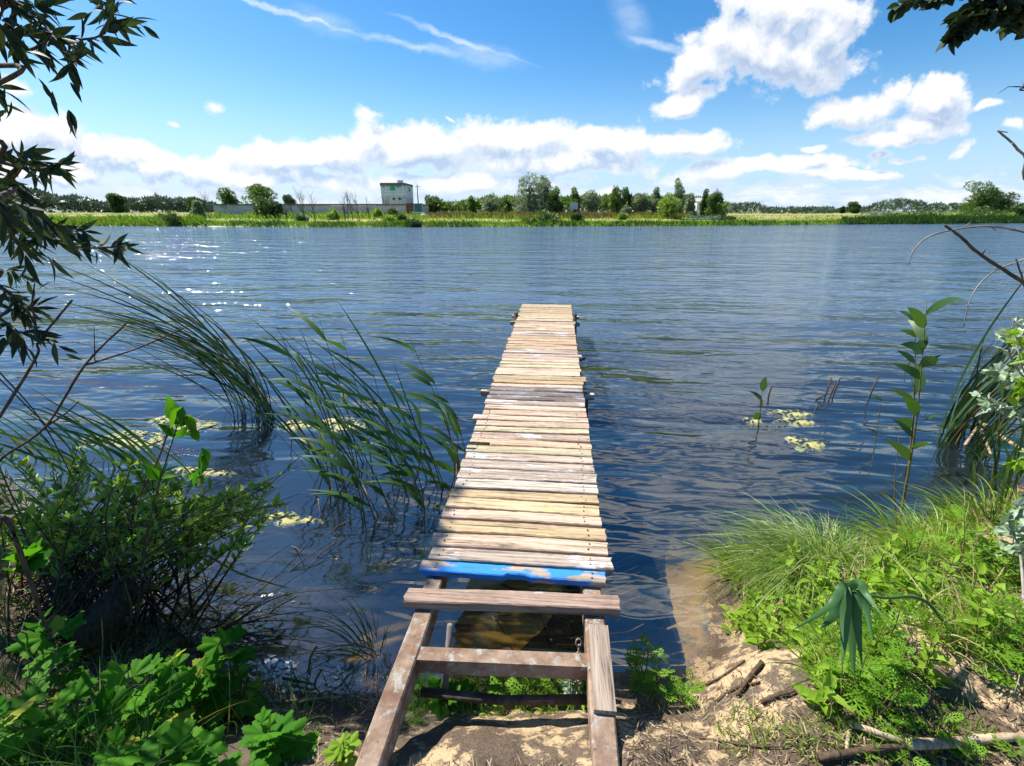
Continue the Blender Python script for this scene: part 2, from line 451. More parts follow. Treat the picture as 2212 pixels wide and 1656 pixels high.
def build_ground():
    X = graded(-2500, 2500, -2.6, 3.2, .02, 1.05)
    Yn = graded(-30, 62, .55, 3.2, .02, 1.05); Yn = Yn[Yn < 62]
    Y = np.concatenate([Yn, graded(62, 4500, 64, 110, .7, 1.08)]); Y = np.unique(np.sort(Y))
    gx, gy = np.meshgrid(X, Y)
    V, Fc = grid_mesh(X, Y, ground(gx, gy))
    def sh(k):
        tc = k.new('ShaderNodeTexCoord').outputs['Object']
        x, y, z = k.xyz(tc)
        n1 = k.noise(tc, 3.2, 5, .6); n2 = k.noise(tc, 17, 5, .65); n3 = k.noise(tc, 90, 3, .6); n4 = k.noise(tc, 1.1, 3, .5)
        sand = k.mix(n2, rgb((.36, .25, .13)), rgb((.55, .42, .26)))
        soil = k.mix(n2, rgb((.05, .037, .027)), rgb((.17, .125, .085)))
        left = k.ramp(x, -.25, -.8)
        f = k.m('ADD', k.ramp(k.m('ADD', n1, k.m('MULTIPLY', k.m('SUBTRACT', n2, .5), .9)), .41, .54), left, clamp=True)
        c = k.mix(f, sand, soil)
        c = k.mix(k.ramp(k.m('ADD', n3, k.m('MULTIPLY', k.m('SUBTRACT', n1, .5), .5)), .54, .64, 0, .8), c, rgb((.07, .05, .035)))
        wet = k.ramp(z, .12, .02)
        c = k.mix(k.m('MULTIPLY', wet, .62), c, k.mix(1.0, c, rgb((.35, .3, .25)), 'MULTIPLY'))
        # lake bed: sandy at the edge, dark mud and weed further out
        bedn = k.m('ADD', k.m('MULTIPLY', k.noise(tc, 1.5, 4, .6), .7), k.m('MULTIPLY', k.noise(tc, 6, 5, .65), .3))
        bedn = k.m('ADD', k.m('MULTIPLY', k.m('SUBTRACT', bedn, .5), 1.7), .5)
        def spot(cx_, cy_, rr):
            return k.ramp(k.vm('DISTANCE', k.comb(x, y, 0.0), (cx_, cy_, 0.0), out=1), rr, rr*.3, 0, .19)
        bedn = k.m('SUBTRACT', bedn, k.m('ADD', k.m('ADD', spot(1.0, 2.3, .8), spot(-.55, 1.85, .6)), spot(.0, 1.75, .4)))
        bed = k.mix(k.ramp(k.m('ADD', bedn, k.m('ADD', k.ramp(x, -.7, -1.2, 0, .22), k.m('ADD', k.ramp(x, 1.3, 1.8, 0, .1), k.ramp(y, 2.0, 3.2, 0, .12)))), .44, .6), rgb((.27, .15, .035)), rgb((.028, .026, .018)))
        bed = k.mix(k.ramp(z, -.3, -.7), bed, rgb((.03, .035, .022)))
        c = k.mix(k.ramp(z, .015, -.03), c, bed)
        # far bank: green margin then dry meadow
        g1 = k.noise(k.mapping(tc, scale=(.05, .16, .1)), 1.0, 5, .6)
        g2 = k.noise(tc, .9, 4, .6)
        grass = k.mix(g2, rgb((.085, .16, .02)), rgb((.2, .27, .045)))
        dry = k.mix(g2, rgb((.26, .24, .07)), rgb((.42, .35, .14)))
        fc = k.mix(k.ramp(k.m('ADD', g1, k.ramp(z, .25, .7, -.25, .03)), .46, .58), grass, dry)
        fc = k.mix(k.ramp(y, 180, 420), fc, rgb((.13, .18, .05)))
        c = k.mix(k.m('MULTIPLY', k.ramp(y, 55, 60), k.ramp(z, -.02, .03)), c, fc)
        h = k.m('ADD', k.m('MULTIPLY', n2, .6), k.m('MULTIPLY', n3, .35))
        rough = k.ramp(z, .1, .015, .95, .35)
        return pbsdf(k, c, rough, bump(k, h, .9, .02), spec=.3)
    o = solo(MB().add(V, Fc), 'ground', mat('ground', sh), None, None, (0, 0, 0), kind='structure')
build_ground()

# ------------------------------------------------------------------ water
def build_water():
    g = bpy.data.node_groups.new('wave_height', 'ShaderNodeTree')
    g.interface.new_socket('p', in_out='INPUT', socket_type='NodeSocketVector')
    g.interface.new_socket('h', in_out='OUTPUT', socket_type='NodeSocketFloat')
    q = NT(g); gi = q.new('NodeGroupInput'); go = q.new('NodeGroupOutput'); p = gi.outputs[0]
    L = []
    w1 = q.noise(q.mapping(p, rot=(0, 0, .28), scale=(.55, 1.9, 1)), 1.0, 1.2, .45, .35); L.append((w1, .10))
    w0 = q.noise(q.mapping(p, (2, 7, 0), (0, 0, -.12), (.16, .55, 1)), 1.0, 1, .5, .4); L.append((w0, .26))
    w2 = q.noise(q.mapping(p, (5, 3, 0), (0, 0, .05), (1.6, 5.2, 1)), 1.0, 1, .5, .5); L.append((w2, .036))
    w3 = q.noise(q.mapping(p, (1, 9, 0), (0, 0, .5), (5.5, 14, 1)), 1.0, 1.5, .5, .3); w3 = q.m('MULTIPLY', w3, q.ramp(q.xyz(p)[1], 3.0, 9.0, .3, 1.0)); L.append((w3, .0095))
    h = None
    for n, a in L:
        t = q.m('MULTIPLY', n, a); h = t if h is None else q.m('ADD', h, t)
    q.put(go.inputs[0], h)
    def sh(k):
        tc = k.new('ShaderNodeTexCoord').outputs['Object']
        e = .012
        def H(v):
            n = k.new('ShaderNodeGroup'); n.node_tree = g; k.put(n.inputs[0], v); return n.outputs[0]
        h0 = H(tc); hx = H(k.vm('ADD', tc, (e, 0, 0))); hy = H(k.vm('ADD', tc, (0, e, 0)))
        x, y, z = k.xyz(tc)
        # the bank shelters the nearest water; gusts roughen patches further out
        calm = k.m('MULTIPLY', k.ramp(y, 1.6, 12, .95, 1.9), k.m('MULTIPLY', k.ramp(k.noise(k.mapping(tc, scale=(.05, .11, 1)), 1.0, 3, .55), .35, .65, .6, 1.25), k.ramp(k.noise(k.mapping(tc, scale=(.3, .6, 1)), 1.0, 2, .5), .3, .7, .7, 1.2)))
        sx = k.m('MULTIPLY', k.m('DIVIDE', k.m('SUBTRACT', h0, hx), e), calm)
        sy = k.m('MULTIPLY', k.m('DIVIDE', k.m('SUBTRACT', h0, hy), e), calm)
        N = k.vm('NORMALIZE', k.comb(sx, sy, 1.0))
        fr = k.new('ShaderNodeFresnel'); fr.inputs[0].default_value = 2.6; k.l.new(N, fr.inputs['Normal'])
        gl = k.new('ShaderNodeBsdfGlossy'); gl.inputs['Roughness'].default_value = .06; k.l.new(N, gl.inputs['Normal'])
        tr = k.new('ShaderNodeBsdfTransparent'); tr.inputs[0].default_value = (.93, .95, .92, 1)
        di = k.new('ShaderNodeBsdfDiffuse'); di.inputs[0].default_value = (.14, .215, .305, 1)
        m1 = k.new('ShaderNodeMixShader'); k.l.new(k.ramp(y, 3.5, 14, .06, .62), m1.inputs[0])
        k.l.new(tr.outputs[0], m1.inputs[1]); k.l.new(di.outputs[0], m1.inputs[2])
        bf = k.new('ShaderNodeNewGeometry').outputs['Backfacing']      # seen from below the surface lets the light through
        m2 = k.new('ShaderNodeMixShader'); k.put(m2.inputs[0], k.m('ADD', k.m('MULTIPLY', fr.outputs[0], k.m('SUBTRACT', 1.0, bf)), k.m('MULTIPLY', bf, .03)))
        k.l.new(m1.outputs[0], m2.inputs[1]); k.l.new(gl.outputs[0], m2.inputs[2])
        va = k.new('ShaderNodeVolumeAbsorption'); va.inputs['Color'].default_value = (.42, .5, .36, 1); va.inputs['Density'].default_value = 1.9
        return m2.outputs[0], va.outputs[0]
    mb = MB(); box(mb, (-1590, -2, -3), (3180, 0, 0), (0, 172, 0), (0, 0, 3))
    solo(mb, 'water', mat('water', sh), None, None, (0, 0, 0), kind='structure', smooth=False)
build_water()
#NEXT
# ------------------------------------------------------------------ jetty
def woodmat(name, a, b, paint=None, amount=0.5, dirt=.68, along_y=False):
    def f(k):
        oi = k.new('ShaderNodeObjectInfo'); rnd = oi.outputs['Random']
        tc = k.new('ShaderNodeTexCoord').outputs['Object']
        if along_y:
            ax_ = k.xyz(tc); tc = k.comb(ax_[1], ax_[0], ax_[2])
        off = k.comb(k.m('MULTIPLY', rnd, 37.0), k.m('MULTIPLY', rnd, 91.0), 0.0)
        p = k.vm('ADD', tc, off)
        grain = k.noise(k.mapping(p, scale=(2.2, 60, 60)), 1.0, 6, .65, .6)
        fineg = k.noise(k.mapping(p, scale=(9, 260, 260)), 1.0, 3, .6)
        blot = k.noise(k.mapping(p, scale=(3.5, 9, 9)), 1.0, 5, .65)
        c = k.mix(k.ramp(grain, .3, .72), rgb(a), rgb(b))
        tint = k.mix(k.m('FRACT', k.m('MULTIPLY', rnd, 7.7)), rgb((1.06, .97, .92)), rgb((.93, .97, .98)))
        c = k.mix(1.0, c, tint, 'MULTIPLY')
        val = k.m('ADD', .82, k.m('MULTIPLY', k.m('FRACT', k.m('MULTIPLY', rnd, 23.1)), .3))
        c = k.mix(1.0, c, k.comb(val, val, val), 'MULTIPLY')
        if paint:
            pm = k.ramp(k.m('ADD', k.m('MULTIPLY', blot, .75), k.m('MULTIPLY', grain, .35)), .62-.28*amount, .66-.28*amount)
            c = k.mix(pm, c, rgb(paint))
        # weathered dark streaks along the grain, knots, moss at the ends
        c = k.mix(k.m('MULTIPLY', k.ramp(k.m('ADD', k.m('MULTIPLY', grain, .7), k.m('MULTIPLY', fineg, .3)), .47, .36), dirt*1.5), c, rgb((.075, .055, .042)))
        st = k.noise(k.mapping(p, scale=(1.6, 4, 4)), 1.0, 4, .7)
        c = k.mix(k.ramp(st, .58, .72, 0, dirt), c, rgb((.12, .095, .07)))
        vor = k.new('ShaderNodeTexVoronoi'); k.l.new(k.mapping(p, scale=(3.2, 7, 7)), vor.inputs['Vector']); vor.inputs['Scale'].default_value = 1
        c = k.mix(k.ramp(vor.outputs['Distance'], .10, .05, 0, .75), c, rgb((.13, .08, .05)))
        h = k.m('ADD', k.m('MULTIPLY', grain, .7), k.m('MULTIPLY', fineg, .4))
        return pbsdf(k, c, .78, bump(k, h, .8, .004), spec=.25)
    return mat(name, f)
def rustmat():
    def f(k):
        tc = k.new('ShaderNodeTexCoord').outputs['Object']
        n = k.noise(tc, 9, 6, .65); n2 = k.noise(tc, 60, 4, .6); n3 = k.noise(k.vm('ADD', tc, (7, 3, 1)), 22, 5, .65)
        c = k.mix(k.ramp(n, .3, .7), rgb((.15, .085, .052)), rgb((.34, .245, .175)))
        c = k.mix(k.ramp(n3, .52, .66, 0, .8), c, rgb((.36, .37, .33)))
        c = k.mix(k.ramp(n3, .36, .30), c, rgb((.30, .11, .04)))
        c = k.mix(k.ramp(n2, .62, .7, 0, .7), c, rgb((.07, .045, .03)))
        return pbsdf(k, c, .8, bump(k, n2, .5, .004), metal=.0, spec=.3)
    return mat('rusted_painted_steel', f)
WD = {
 'plain': woodmat('wood_bare', (.34, .24, .16), (.68, .53, .38)),
 'pink': woodmat('wood_pink', (.33, .235, .16), (.67, .51, .38), (.62, .42, .35), .1),
 'grey': woodmat('wood_grey', (.26, .2, .155), (.58, .47, .38), (.6, .58, .56), .1),
 'front': woodmat('wood_front', (.17, .12, .095), (.42, .32, .25), (.5, .4, .36), -.05, .6),
 'along': woodmat('wood_rail_board', (.2, .145, .11), (.46, .36, .28), (.5, .4, .36), -.05, .6, True),
 'dark': woodmat('wood_dark', (.10, .085, .08), (.27, .235, .22), (.34, .34, .35), .1, .8),
 'blue': woodmat('wood_blue', (.36, .27, .19), (.62, .5, .38), (.035, .24, .68), .58, .4),
 'pale': woodmat('wood_paleblue', (.33, .26, .2), (.62, .52, .43), (.46, .58, .62), .02),
 'mint': woodmat('wood_mint', (.36, .28, .2), (.66, .54, .42), (.28, .6, .46), .0),
 'yellow': woodmat('wood_yellow', (.32, .23, .12), (.62, .49, .31), (.6, .5, .2), -.12),
 'green': woodmat('wood_moss', (.33, .27, .16), (.62, .54, .38), (.38, .42, .22), -.05),
}
M['rust'] = rustmat()
DZ = 0.55
def plank_mb(x0, x1, y0, y1, z0, z1, seed, chip=None, skew=0.0):
    r = np.random.default_rng(seed); n = 34
    xs = np.linspace(x0, x1, n); w = (y1-y0)/2; yc = (y0+y1)/2
    b = .006
    prof = np.array([(-w, z0+b), (-w+b, z0), (w-b, z0), (w, z0+b), (w, z1-b), (w-b*.8, z1-.0012), (w*.4, z1), (-w*.4, z1), (-w+b*.8, z1-.0012), (-w, z1-b)])
    m = len(prof); V = np.zeros((n, m, 3))
    e1 = np.cumsum(r.normal(0, .0005, n)); e2 = np.cumsum(r.normal(0, .0005, n)); e1 -= np.linspace(e1[0], e1[-1], n)*.7; e2 -= np.linspace(e2[0], e2[-1], n)*.7
    wz = r.normal(0, .0015)*np.cos((xs-x0)/(x1-x0)*pi*2) + r.normal(0, .0015)*(xs/(x1-x0)*2)
    for j, (py, pz) in enumerate(prof):
        V[:, j, 0] = xs; V[:, j, 1] = yc + py + (e1 if py < 0 else e2) + skew*xs; V[:, j, 2] = pz + wz + r.normal(0, .0007, n)
    V[0, :, 0] += r.normal(0, .003, m); V[-1, :, 0] += r.normal(0, .003, m)
    if chip:                                       # broken front or back edge: (x from, x to, depth, which)
        a, c, dp, side = chip
        for i in range(n):
            if a <= xs[i] <= c:
                t = dp*(.75 + .35*r.random())
                for j, (py, pz) in enumerate(prof):
                    if side < 0 and py < -w*.5: V[i, j, 1] += t
                    if side > 0 and py > w*.5: V[i, j, 1] -= t
    i = np.arange(n-1)[:, None]*m; j = np.arange(m)[None]; j2 = (j+1) % m
    q = np.stack([i+j, i+m+j, i+m+j2, i+j2], -1).reshape(-1, 4)
    mb = MB(); mb.add(V, q); mb.f.setdefault(m, []).append(np.array([list(range(m)), list(range((n-1)*m, n*m))[::-1]]))
    return mb
def build_jetty():
    t = thing('jetty', 'narrow weathered plank jetty with peeling paint running out over the water', 'jetty', (0, 1.6, 0))
    E = [8.607, 8.467, 8.374, 8.281, 8.183, 8.086, 7.99, 7.9, 7.80, 7.707, 7.60, 7.495, 7.395, 7.294, 7.198, 7.102, 7.01, 6.92, 6.83, 6.746, 6.65, 6.56, 6.473, 6.37, 6.269, 6.12, 5.984, 5.9, 5.833, 5.748, 5.615, 5.519, 5.419, 5.31, 5.206, 5.1, 4.99, 4.886, 4.775, 4.616, 4.477, 4.361, 4.26, 4.159, 4.043, 3.933, 3.811, 3.704, 3.591, 3.487, 3.372, 3.275, 3.151, 3.045, 2.935, 2.831, 2.712, 2.585, 2.467, 2.364, 2.258, 2.16, 2.041, 1.93, 1.828, 1.742]
    N = len(E)-1
    kinds = {N-1: 'blue', N-2: 'grey', N-3: 'pink', N-4: 'yellow', N-5: 'pink', N-6: 'yellow', N-7: 'yellow', N-8: 'pale', N-9: 'grey', N-10: 'grey', N-11: 'pale', N-12: 'green', N-13: 'plain', N-14: 'grey', N-15: 'green', N-16: 'pink', N-17: 'mint', N-18: 'pink', N-19: 'pink', N-20: 'grey', N-21: 'dark', N-22: 'dark', N-23: 'dark', N-24: 'pink', N-25: 'yellow', N-26: 'yellow', N-27: 'plain', N-28: 'pink', N-29: 'green', N-30: 'green', N-31: 'pink', N-32: 'pink', N-33: 'pale', N-34: 'pale'}
    lab = {N-1: 'flaking bright blue painted plank', N-4: 'plank with worn yellow paint', N-17: 'plank with a patch of mint paint', N-12: 'plank with a broken left end', N-21: 'dark plank'}  # the run of dark kinds is just a darker wood tone
    r = np.random.default_rng(4)
    for i in range(N):
        y1, y0 = E[i], E[i+1]
        gap = .011 + .009*r.random()
        xl = -.442 + r.normal(0, .007); xr = .442 + r.normal(0, .006)
        kd = kinds.get(i, ['plain', 'pink', 'yellow', 'grey', 'plain', 'green'][int(r.integers(6))])
        chip = None; dz = r.normal(0, .0022)
        if i == N-1: xl, xr = -.452, .425; chip = (-.05, .06, .012, -1)
        if i == N-2 or i == N-3: xr += .015; xl += .01
        if i == N-13: chip = (-.46, -.3, .05, -1)
        if i in (N-17,): xl -= .055
        if i in (N-26, N-33, 14): xr += .035; xl -= .01
        if i % 9 == 4: gap += .006
        mb = plank_mb(xl, xr, y0+gap, y1, DZ-.04+dz, DZ+dz, 100+i, chip, r.normal(0, .004))
        po = part(mb, 'plank', WD[kd], t, lab.get(i), smooth=False)
        if i >= N-18:                                # rusty nail heads over the two rails
            for nx in (-.375, .362):
                for ny in (.28, .7):
                    q = np.array([nx + r.normal(0, .006), y0 + gap + (y1-y0-gap)*ny, DZ + dz]); nm = MB(); a = np.arange(8)*pi/4
                    nm.add(np.vstack([np.stack([q[0] + .0048*np.cos(a), q[1] + .0048*np.sin(a), 0*a + q[2] - .004], -1), np.stack([q[0] + .0042*np.cos(a), q[1] + .0042*np.sin(a), 0*a + q[2] + .0025], -1)]), [[k_, (k_+1) % 8, 8+(k_+1) % 8, 8+k_] for k_ in range(8)], [list(range(8, 16))])
                    part(nm, 'nail', M['twig'], po, smooth=False)
    mb = plank_mb(-.468, .470, 1.535+.045, 1.66, DZ-.046, DZ+.004, 99, None, .045)
    part(mb, 'plank', WD['front'], t, 'thick bench-like front plank wider than the deck', smooth=False)
    # steel side rails running down into the sand
    for sx, xa, xb in ((-1, -.405, -.345), (1, .335, .40)):
        mb = MB(); ys = np.array([.55, .95, 1.15, 1.5, 3, 5, 7, 8.5]); zs = np.array([.455, .49, DZ-.043, DZ-.043, DZ-.043, DZ-.043, DZ-.043, DZ-.043])
        xo = np.array([-.03*1, -.02, -.012, 0, 0, 0, 0, 0])*(1 if sx < 0 else .2)
        wdt = xb-xa + .02
        V = []
        for y, z, o_ in zip(ys, zs, xo):
            x0 = xa+o_-.015
            V += [(x0, y, z-.1), (x0+wdt, y, z-.1), (x0+wdt, y, z-.006), (x0+wdt-.006, y, z), (x0+.006, y, z), (x0, y, z-.006)]
        m = 6; n = len(ys); i = np.arange(n-1)[:, None]*m; j = np.arange(m)[None]; j2 = (j+1) % m
        mb.add(V, np.stack([i+j, i+j2, i+m+j2, i+m+j], -1).reshape(-1, 4)); mb.f.setdefault(6, []).append(np.array([[5, 4, 3, 2, 1, 0], list(range((n-1)*6, n*6))]))
        part(mb, 'side_rail', M['rust'], t, smooth=False)
    mb = plank_mb(.385, .452, 1.06, 1.50, .44, .535, 77); 
    # the timber offcut lying along the right rail
    mb = MB(); o0 = np.array([.328, 1.17, .497]); box(mb, o0, (.078, 0, 0), (.004, .35, .0135), (0, 0, .03))
    part(mb, 'rail_board', WD['along'], t, smooth=False)
    mb = MB(); box(mb, (-.345, 1.325, DZ-.12), (.69, .03, 0), (0, .06, 0), (0, 0, .07)); part(mb, 'cross_bar', M['rust'], t, smooth=False)
    mb = MB(); tube(mb, [(-.33, 1.30, .36), (0, 1.31, .34), (.33, 1.33, .36)], .018, n=8); part(mb, 'tie_pipe', M['bark'], t)  # dark bark colour puts the shade it lies in into the pipe
    for y in (4.4, 7.55):
        for sx in (-1, 1):
            mb = MB(); tube(mb, [(sx*.47, y, .6 if y > 6 else .46), (sx*.49, y-.03, 0), (sx*.52, y-.05, -1.5)], .035, .035, n=9, jit=.04); part(mb, 'post', M['bark'], t)
        mb = MB(); box(mb, (-.56, y-.045, DZ-.15), (1.12, 0, 0), (0, .05, 0), (0, 0, .06)); part(mb, 'cross_beam', WD['grey'], t, smooth=False)
    mb = MB(); box(mb, (-.54, 7.6, DZ-.046), (1.09, 0, 0), (0, .07, 0), (0, 0, .035)); part(mb, 'cross_beam', WD['grey'], t, smooth=False)
    mb = MB(); box(mb, (.4, 6.35, .16), (.2, .05, .02), (0, .05, 0), (0, 0, .03)); part(mb, 'brace', WD['dark'], t, smooth=False)
    mb = MB()                                       # chain hanging under the front plank
    for q in range(8):
        cz = .49-q*.036; a = np.linspace(0, 2*pi, 11)
        ax = (cos(q*pi/2), sin(q*pi/2))
        tube(mb, np.stack([.29+.011*np.cos(a)*ax[0]+.002*q, 1.47+.011*np.cos(a)*ax[1]-0*a, cz+.022*np.sin(a)], -1), .0035, n=5, cap=False)
    part(mb, 'chain', M['barkpale'], t)
    mb = MB(); tube(mb, [(-.25, 1.5, .5), (-.27, 1.43, .2), (-.28, 1.4, -.2)], .014, n=6); part(mb, 'prop_stick', M['barkpale'], t)
build_jetty()

# ------------------------------------------------------------------ far bank
def fxy(px, d): P = pd(px, YH, d); return P[0], P[1]
def fz(px, d): x, y = fxy(px, d); return float(ground(x, y))
def zpx(py, d): return float(pd(1106, py, d)[2])
def mpp(d): return d/(F/cp)                         # metres per 2212-px pixel at forward distance d
DIAM3 = np.array([(0,0,0),(-.16,.45,.06),(0,1,.0),(.16,.45,.06),(0,.05,0),(-.55,.35,.1),(-.75,.8,0),(-.35,.55,.05),(0,.05,0),(.35,.55,.05),(.75,.8,0),(.55,.35,.1)], float)
DIAM3F = [np.array([[0,3,2,1],[4,7,6,5],[8,11,10,9]])]
def crown_points(lobes, n, r, shell=.55):
    vol = np.array([l[3]*l[4]*l[5] for l in lobes])**.8; pick = r.choice(len(lobes), n, p=vol/vol.sum())
    L = np.array(lobes)[pick]; dv = nrm(r.normal(size=(n, 3))); rad = (r.random(n)*(1-shell)+shell)**.8
    rad *= 1 + .28*(fbm(dv[:, 0]*2.2+pick*3.1, dv[:, 2]*2.2+dv[:, 1]*1.7, 3, 2))
    return L[:, :3] + dv*L[:, 3:6]*rad[:, None], dv
def tree(name, label, px, ytop, wpx, d, leafm, kind='round', group=None, n=1500, leaf=.34, ybase=None, seed=0, lean=0.0, cat='tree', trunk=True, low=.12, barkm='bark', species=None):
    r = np.random.default_rng(seed*13+5)
    x, y = fxy(px, d); z0 = float(ground(x, y)) - .05
    h = zpx(ytop, d) - z0; wr = wpx*mpp(d)/2
    t = thing(name, label, cat, (x, y, z0), group)
    B = np.array([x, y, z0]); lob = []
    def L(u, hh, rr, rv): lob.append((x + u*wr*RT[0] + lean*hh*h*RT[0], y + r.normal(0, .35)*wr, z0 + hh*h, rr*wr, rr*wr, rv*h))
    if kind == 'round':
        for i in range(9):
            a = r.random()*2*pi; q = r.random()**.5*.55
            L(cos(a)*q, .6 + .26*sin(a)*q/.55, .42 + .1*r.random(), .17 + .05*r.random())
        for i in range(8): L(r.uniform(-.6, .6), r.uniform(.12, .48), .36, .13)
        L(r.uniform(-.15, .15), .86, .3, .13)
    elif kind == 'spire':
        for i in range(12):
            hh = .10 + .80*i/11; wd = (1-((hh-.32)/.72)**2 if hh > .32 else .75+hh*.6)
            L(r.uniform(-.35, .35)*wd, hh, .5*wd + .1, .1)
    elif kind == 'bush':
        for i in range(9): L(r.uniform(-.62, .62), r.uniform(.2, .62), r.uniform(.3, .48), r.uniform(.2, .33))
        L(r.uniform(-.3, .3), .72, .3, .26)
    elif kind == 'multi':
        for k_ in range(4):
            cx = (-.66 + .44*k_) + r.uniform(-.08, .08); hm = r.uniform(.72, .97)
            for i in range(6):
                hh = .10 + (hm-.18)*i/5; L(cx*(1-.25*hh) + r.uniform(-.12, .12), hh, .31*(1 - .45*(i/5)) + .06, .11)
        L(0, .95, .14, .06)
    P, dv = crown_points(lob, n, r)
    P[:, 2] = np.maximum(P[:, 2], z0 + low*h*r.random(n)); 
    ld = nrm(dv*.7 + r.normal(size=(n, 3))*.6 + np.array([lean*1.5 - .1, 0, -.15 if kind == 'multi' else .1]))
    mb = MB(); inst(mb, DIAM3, DIAM3F, P, ld, nrm(r.normal(size=(n, 3)) + [0, 0, .6]), leaf*(.6 + .8*r.random(n)))
    part(mb, 'crown', leafm, t)
    if trunk:
        mb = MB(); hh = h*.75; wob = r.normal(0, .02*h, (5, 2)); wob[0] = 0
        ax = np.array([(x + wob[i][0] + lean*h*(i/4)*.7, y + wob[i][1], z0 - .1 + hh*i/4) for i in range(5)])
        tube(mb, ax, .05*h*.55, .008*h, 7)
        for i in range(8):
            s = ax[1]*(1-i/8) + ax[3]*(i/8); lo = lob[r.integers(len(lob))]
            e = np.array(lo[:3]); tube(mb, [s, (s+e)/2 + [0, 0, .04*h], e], .012*h, .003*h, 5)
        part(mb, 'trunk', M[barkm], t)
    return t
def bare_tree(name, label, px, ytop, wpx, d, group=None, seed=0, stems=1, matn='bark', thick=1.0, depth=3, up=.8):
    r = np.random.default_rng(seed+900)
    x, y = fxy(px, d); z0 = float(ground(x, y)) - .05; h = zpx(ytop, d) - z0; wr = wpx*mpp(d)/2
    t = thing(name, label, 'tree', (x, y, z0), group)
    tr = MB(); br = MB()
    def grow(p, dv, L, rad, lev):
        n = 5; pts = [p]
        for i in range(n):
            dv = nrm(dv + r.normal(0, .10, 3) + [0, 0, .05]); pts.append(pts[-1] + dv*L/n)
        tube(tr if lev == 0 else br, pts, rad, rad*.35, 5 if lev == 0 else 4)
        if lev < depth:
            for i in range((16 if up > .9 else 7) if lev == 0 else 5):
                q = r.uniform(.25 if lev == 0 else .2, 1); k_ = min(int(q*n), n-1); pp = np.array(pts[k_])*(1-(q*n-k_)) + np.array(pts[k_+1])*(q*n-k_)
                sd = nrm(r.normal(size=3)*[1, 1, .3]); nd = nrm(dv*up + sd*(1.1-up*.5))
                grow(pp, nd, L*r.uniform(.3, .55)*(1.15-q*.5), rad*(1-.6*q)*.55, lev+1)
    for s in range(stems):
        off = r.uniform(-.5, .5, 2)*wr*(0 if stems == 1 else 1)
        grow(np.array([x+off[0], y+off[1], z0]), nrm(np.array([r.normal(0, .08)-.03, r.normal(0, .08), 1])), h*r.uniform(.75, .98)*.93, .035*thick*(h/6)**.5, 0)
    part(tr, 'trunk', M[matn], t); part(br, 'branches', M[matn], t)
    return t

